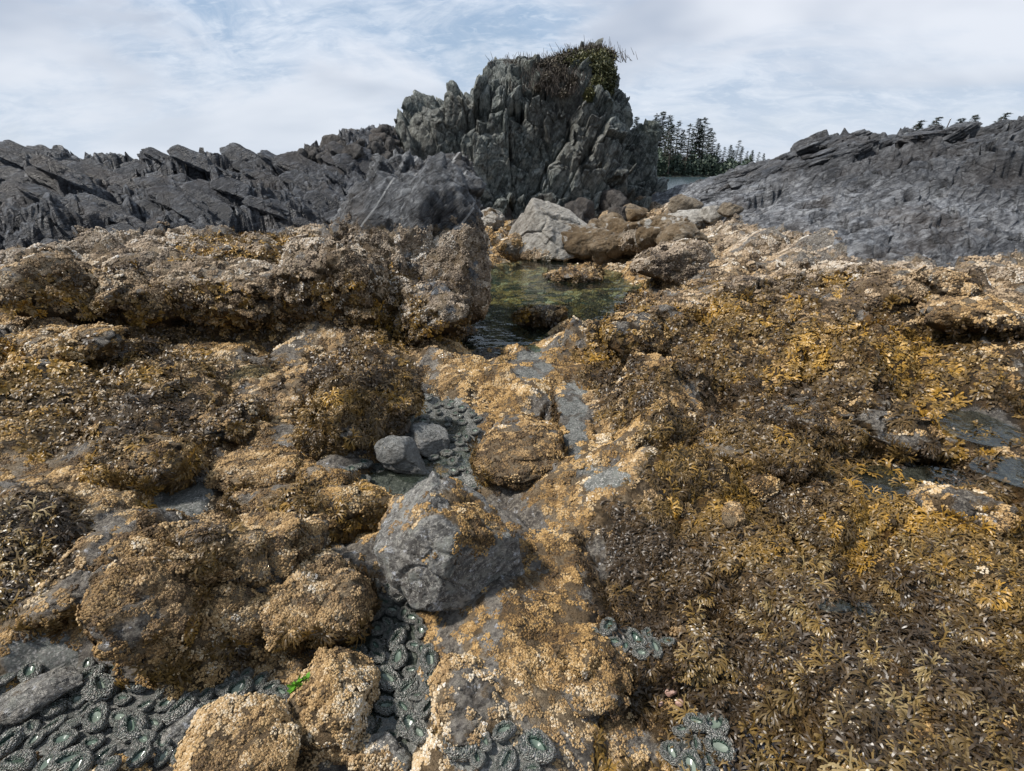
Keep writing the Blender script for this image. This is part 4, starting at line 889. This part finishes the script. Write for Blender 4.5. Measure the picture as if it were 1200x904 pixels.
n = 96; V = [(0, 0, SEA)] + [(r * math.cos(i * 2 * math.pi / n), r * math.sin(i * 2 * math.pi / n), SEA) for r in (60, 400, 7500) for i in range(n)]
F3 = np.array([(0, i + 1, (i + 1) % n + 1) for i in range(n)]); F4 = np.array([(1 + k * n + i, 1 + k * n + (i + 1) % n, 1 + (k + 1) * n + (i + 1) % n, 1 + (k + 1) * n + i)[::-1] for k in (0, 1) for i in range(n)])
tag(link('sea', mesh('sea', V, [F3, F4[:, ::-1]], M_sea)), kind='structure')

# ------------------------------------------------------------------ anemones
t = NT('anemone_body'); P_ = t.n('ShaderNodeTexCoord').outputs['Object']; oi = t.n('ShaderNodeObjectInfo').outputs['Random']
vv = t.n('ShaderNodeVectorMath', operation='ADD'); t.set(vv.inputs[0], P_); cc_ = t.n('ShaderNodeCombineXYZ'); t.set(cc_.inputs[0], t.math('MULTIPLY', oi, 40.)); t.set(vv.inputs[1], cc_.outputs[0])
sc_ = t.n('ShaderNodeSeparateColor'); t.set(sc_.inputs[0], t.vor(9, 'F1', vec=vv.outputs[0], out='Color')); vd = t.vor(9, 'F1', vec=vv.outputs[0])
c = t.mix(t.mr(t.noise(3, 4, .6, vec=vv.outputs[0]), .35, .65), (.15, .165, .145), (.42, .43, .39))
c = t.mix(t.attr('rnd'), c, t.mix(t.mr(oi, .2, .8), (.06, .13, .095), (.16, .20, .165)))
c = t.mix(t.math('MULTIPLY', t.mr(sc_.outputs[0], .52, .66), t.mr(t.attr('rnd'), .3, .8, 1, 0)), c, t.mix(sc_.outputs[1], (.22, .20, .17), (.68, .66, .62)))
t.inp('Base Color', c); t.inp('Roughness', .35); b_ = t.bump(vd, .12, .9); b_.node.invert = True; t.inp('Normal', b_); M_anem = t.m
t = NT('anemone_disc'); oi = t.n('ShaderNodeObjectInfo').outputs['Random']; t.inp('Base Color', t.mix(oi, (.08, .115, .09), (.19, .22, .18))); t.inp('Roughness', .22); M_disc = t.m
def anem_meshes(seed):
    rs_ = np.random.RandomState(seed); prof = [(.78, -.25, 0), (.98, .0, 0), (1.06, .22, 0), (1.0, .45, 0), (.86, .60, .1), (.70, .62, .35), (.58, .50, .7), (.50, .34, 1), (.44, .24, 1)]
    k = 30; V = []; R = []; ph = rs_.rand(4) * 6; el = rs_.uniform(.6, .98); sl = rs_.uniform(.18, .75)
    for j, (r, z, c_) in enumerate(prof):
        for i in range(k):
            a = i * 6.2832 / k; w_ = 1 + .06 * math.sin(2 * a + ph[0]) + .05 * math.sin(3 * a + ph[1]) + .05 * rs_.randn() * (j < 6)
            f = sl if j > 5 else el + (sl - el) * (j / 6) ** 2; V.append((r * w_ * math.cos(a), r * w_ * math.sin(a) * f, z + .05 * math.sin(2 * a + ph[2]) + .035 * rs_.randn())); R.append(c_)
    ii = np.arange(len(prof) * k).reshape(-1, k); F = np.stack([ii[:-1], np.roll(ii, -1, 1)[:-1], np.roll(ii, -1, 1)[1:], ii[1:]], -1).reshape(-1, 4)
    D = [(0, 0, .12)] + [(.5 * q * math.cos(i * .4488), .5 * q * sl * math.sin(i * .4488), z) for q, z in ((.35, .2), (.98, .33)) for i in range(14)]
    DF3 = [(0, i + 1, (i + 1) % 14 + 1) for i in range(14)]; DF4 = [(1 + i, 15 + i, 15 + (i + 1) % 14, 1 + (i + 1) % 14) for i in range(14)]
    # beaded collar of tentacle tips round the opening
    TV, TF = [], []; nt = 26; bv, bf = ico(1)
    for i in range(nt):
        a = i * 6.2832 / nt; o = len(TV); q = np.array([.66 * math.cos(a), .66 * (el * .4 + sl * .6) * math.sin(a), .60 + .02 * rs_.randn()]); TV += list(bv * .065 * rs_.uniform(.7, 1.2) * np.array([1, 1, .8]) + q); TF += list(bf + o)
    return mesh('body', V, F, M_anem, True, dict(rnd=np.array(R))), mesh('oral_disc', D, [np.array(DF3), np.array(DF4)], M_disc), mesh('tentacle_ring', np.array(TV), np.array(TF), M_anem, True, dict(rnd=np.full(len(TV), .35)))
AM = [anem_meshes(i) for i in range(9)]
SLIT = []
for i in range(9):
    q_s = np.random.RandomState(i); q_s.rand(4); q_s.uniform(.6, .98); SLIT.append(q_s.uniform(.18, .75))
MARKS = [(208, 874, 'the narrow slate stone'), (30, 842, 'the flat grey stone'), (372, 835, 'the boulder with the green tuft'), (262, 880, 'the bottom ochre boulder'), (500, 720, 'the grey boulder foot'), (442, 890, 'the small crusted stone'),
         (474, 540, 'the brown cobble'), (500, 515, 'the pale cobble'), (200, 790, 'the broad left boulder'), (610, 500, 'the ochre mound'), (365, 720, 'the rounded ochre boulder'), (545, 840, 'the low barnacled hump'), (700, 820, 'the broken barnacled rock'), (880, 893, 'the mussels')]
def near_mark(u, v):
    m = min(MARKS, key=lambda q: (q[0] - u) ** 2 + (q[1] - v) ** 2); dx, dy = u - m[0], v - m[1]; d = math.hypot(dx, dy)
    return (', touching ' if d < 30 else ' close ' if d < 80 else ' well ') * 1 + ('' if d < 30 else ('left of ' if dx < 0 else 'right of ') if abs(dx) > abs(dy) else ('above ' if dy < 0 else 'below ')) + m[2]
AR = [((90, 845, 175, 62), 'shell flecked anemone', 'anemones in the bottom left channel', .040, 110),
      ((275, 850, 95, 55), 'shell flecked anemone', 'anemones in the bottom left channel', .040, 40),
      ((445, 800, 62, 112), 'green gully anemone', 'anemones in the gully below the grey boulder', .036, 60),
      ((505, 497, 58, 34), 'pale ringed anemone', 'anemones in the upper pool', .031, 50), ((540, 548, 34, 32), 'pale ringed anemone', 'anemones in the upper pool', .031, 20),
      ((425, 552, 24, 14), 'dull anemone under the ledge', 'anemones left of the cobbles', .034, 8), ((730, 757, 66, 20), 'pale crevice anemone', 'anemones in the central crevice', .030, 14),
      ((590, 885, 60, 24), 'dark green anemone', 'anemones at the bottom edge', .036, 16), ((815, 882, 34, 40), 'green anemone', 'anemones beside the mussels', .036, 14)]
placed = []; ra = random.Random(12)
ROCKS = [o for o in COL.objects if o.name.startswith(('boulder', 'cobble', 'slate'))]
for (cu, cv_, ru, rv), lb, gp, r0, mx in AR:
    k = 0
    for _ in range(1500):
        if k >= mx: break
        a = ra.random() * 6.283; q = math.sqrt(ra.random()); u, v = cu + ru * q * math.cos(a), cv_ + rv * q * math.sin(a)
        if v > 930 or u < -30: continue
        P0 = on_ground(u, v) if k % 1 == 0 else None; r = 1.1 * r0 * ra.uniform(.62, 1.25)
        if any((P0[0] - b[0]) ** 2 + (P0[1] - b[1]) ** 2 < (.72 * (r + b[2])) ** 2 for b in placed): continue
        placed.append((P0[0], P0[1], r)); k += 1
        mi_ = ra.randrange(len(AM)); ms = AM[mi_]
        look = ('large ' if r > r0 * 1.03 else 'small ' if r < r0 * .86 else '') + ('round mouthed ' if SLIT[mi_] > .56 else 'slit mouthed ' if SLIT[mi_] < .36 else 'oval mouthed ')
        e = empty('anemone', (P0[0], P0[1], P0[2] + .28 * r), look + lb + near_mark(u, v), 'anemone', gp, ra.random() * 6.283); e.scale = (r, r, r * ra.uniform(.7, 1.0)); e.rotation_euler[0] = ra.uniform(-.2, .2)
        for nm, m_ in zip(('body', 'oral_disc', 'tentacle_ring'), ms): link(nm, m_, e)

# ------------------------------------------------------------------ single rockweed tufts that show largest, mussels, sea lettuce
t = NT('rockweed_blades'); _c = t.n('ShaderNodeSeparateColor'); t.set(_c.inputs[0], t.n('ShaderNodeObjectInfo').outputs['Color']); oi = _c.outputs[0]
t.inp('Base Color', t.ramp(t.math('ADD', t.math('MULTIPLY', oi, .8), t.math('MULTIPLY', t.attr('rnd'), .25)), [(.0, (.026, .018, .012)), (.3, (.060, .040, .018)), (.55, (.13, .088, .034)), (.72, (.17, .105, .028)), (.86, (.22, .16, .07)), (1., (.24, .18, .085))]))
t.inp('Roughness', .34); M_tuft = t.m
tufts = []
for i in range(8):
    V, Fs, R = weed_proto(600 + i, 15, 2, .062, .45); tufts.append(mesh('rockweed_tuft', V, Fs, M_tuft, True, dict(rnd=R)))
def tuft_at(u, v, s_, label, group):
    P0 = on_ground(u, v); o = link('rockweed_tuft', ra.choice(tufts), None, (P0[0], P0[1], P0[2] + .012)); s_ = s_ * ra.uniform(.8, 1.25); o.scale = (s_, s_, s_)
    o.rotation_euler = (ra.uniform(-.3, .3), ra.uniform(.1, .5), -1.8 + ra.uniform(-.6, .6)); 
    tn = ra.random(); o.color = (tn, tn, tn, 1); hue = 'blackish' if tn < .3 else 'olive brown' if tn < .62 else 'khaki tipped' if tn < .85 else 'pale tan'
    sz = 'large ' if s_ > .052 else ''
    mk = min(TM_, key=lambda q: (q[0] - u) ** 2 + (q[1] - v) ** 2); dx, dy = u - mk[0], v - mk[1]
    tag(o, sz + hue + ' ' + label + ' ' + (('left of ' if dx < 0 else 'right of ') if abs(dx) > abs(dy) else ('above ' if dy < 0 else 'below ')) + mk[2], 'seaweed', group)
TM_ = [(990, 712, 'the shining wet patch'), (893, 575, 'the pink crusted knob'), (862, 610, 'the ochre knob'), (880, 893, 'the mussels'), (1195, 850, 'the lower right corner of the shore'), (1160, 600, 'the ochre rimmed rock'), (1195, 720, 'the right edge of the weed'),
       (820, 720, 'the central barnacle crust'), (1040, 840, 'the lowest weed bank'), (40, 650, 'the left edge weed bank'), (60, 735, 'the low weedy rock')]
for i in range(215):
    while True:
        u, v = ra.uniform(800, 1215), ra.uniform(610, 925)
        if (u - 800) / 415 + (v - 610) / 315 > .35 and not ((u - 990) ** 2 / 2500 + (v - 712) ** 2 / 400 < 1): break
    tuft_at(u, v, .046, 'forked rockweed tuft', 'rockweed tufts on the lower right slope')
for i in range(40): tuft_at(ra.uniform(-10, 85), ra.uniform(600, 720), .06, 'forked rockweed tuft', 'dark rockweed tufts at the left edge')
t = NT('mussel_shell'); t.inp('Base Color', t.ramp(t.noise(40, 3), [(.3, (.010, .011, .014)), (.7, (.035, .036, .042))])); t.inp('Roughness', .3); M_mus = t.m
V, F = ico(3); V = V.copy(); V[:, 1] *= .45 + .1 * V[:, 0]; V[:, 2] *= .36; V[:, 0] += .12 * V[:, 1] ** 2; mus = mesh('mussel', V, F, M_mus)
for i in range(60):
    P0 = on_ground(880 + ra.gauss(0, 22), 893 + ra.gauss(0, 16)); o = link('mussel', mus, None, (P0[0], P0[1], P0[2] + ra.uniform(.0, .02))); s_ = ra.uniform(.009, .017); o.scale = (s_,) * 3
    o.rotation_euler = (ra.uniform(-.6, .6), ra.uniform(-1.2, .4), ra.random() * 6.28); tag(o, 'blue black mussel packed under the rockweed at the bottom right', 'mussel', 'mussels at the bottom right')

def surf_point(o, u, v):
    m = o.data; V = np.zeros(len(m.vertices) * 3, np.float32); m.vertices.foreach_get('co', V); V = V.reshape(-1, 3) + np.array(o.location)
    a, b, d = proj(V); k = np.argmin(np.hypot(a - u, b - v) * .02 + d); return V[k]
bo = [o for o in COL.objects if o.get('label', '').startswith('ochre barnacled boulder with a bright green')][0]
P0 = surf_point(bo, 352, 802); e = empty('sea_lettuce', P0, 'bright green sea lettuce tuft on the boulder at the bottom of the channel', 'seaweed')
leaves('frond', [P0 + [0, -.005, .004], P0 + [.02, 0, .012], P0 + [-.008, -.004, -.012]], [(.022, .014, .014), (.014, .01, .01), (.012, .01, .010)], 160, .011, M_lettuce, e, 91, 1.5, origin=P0)
tag(e.children[0], kind='stuff')
t = NT('pink_crusted_pebble'); t.inp('Base Color', t.ramp(t.noise(60, 5, .7), [(.35, (.22, .12, .09)), (.6, (.45, .30, .24))])); t.inp('Roughness', .6); t.inp('Normal', t.bump(t.noise(90, 4), .004, .8)); M_pink = t.m
for i, (u, v, wp) in enumerate([(788, 800, 16), (786, 817, 15), (779, 792, 12), (796, 828, 11), (774, 826, 9)]):
    rock('cobble', ('largest', 'second', 'small upper', 'lowest', 'smallest dark')[i] + ' pink crusted pebble in the crack above the mussels', u, v + 4, wp, .8, .9, M_pink, 140 + i, cat='cobble', group='pink pebbles in the crack', sub=3, p=6, fac=.03, barn=0, lift=.5)
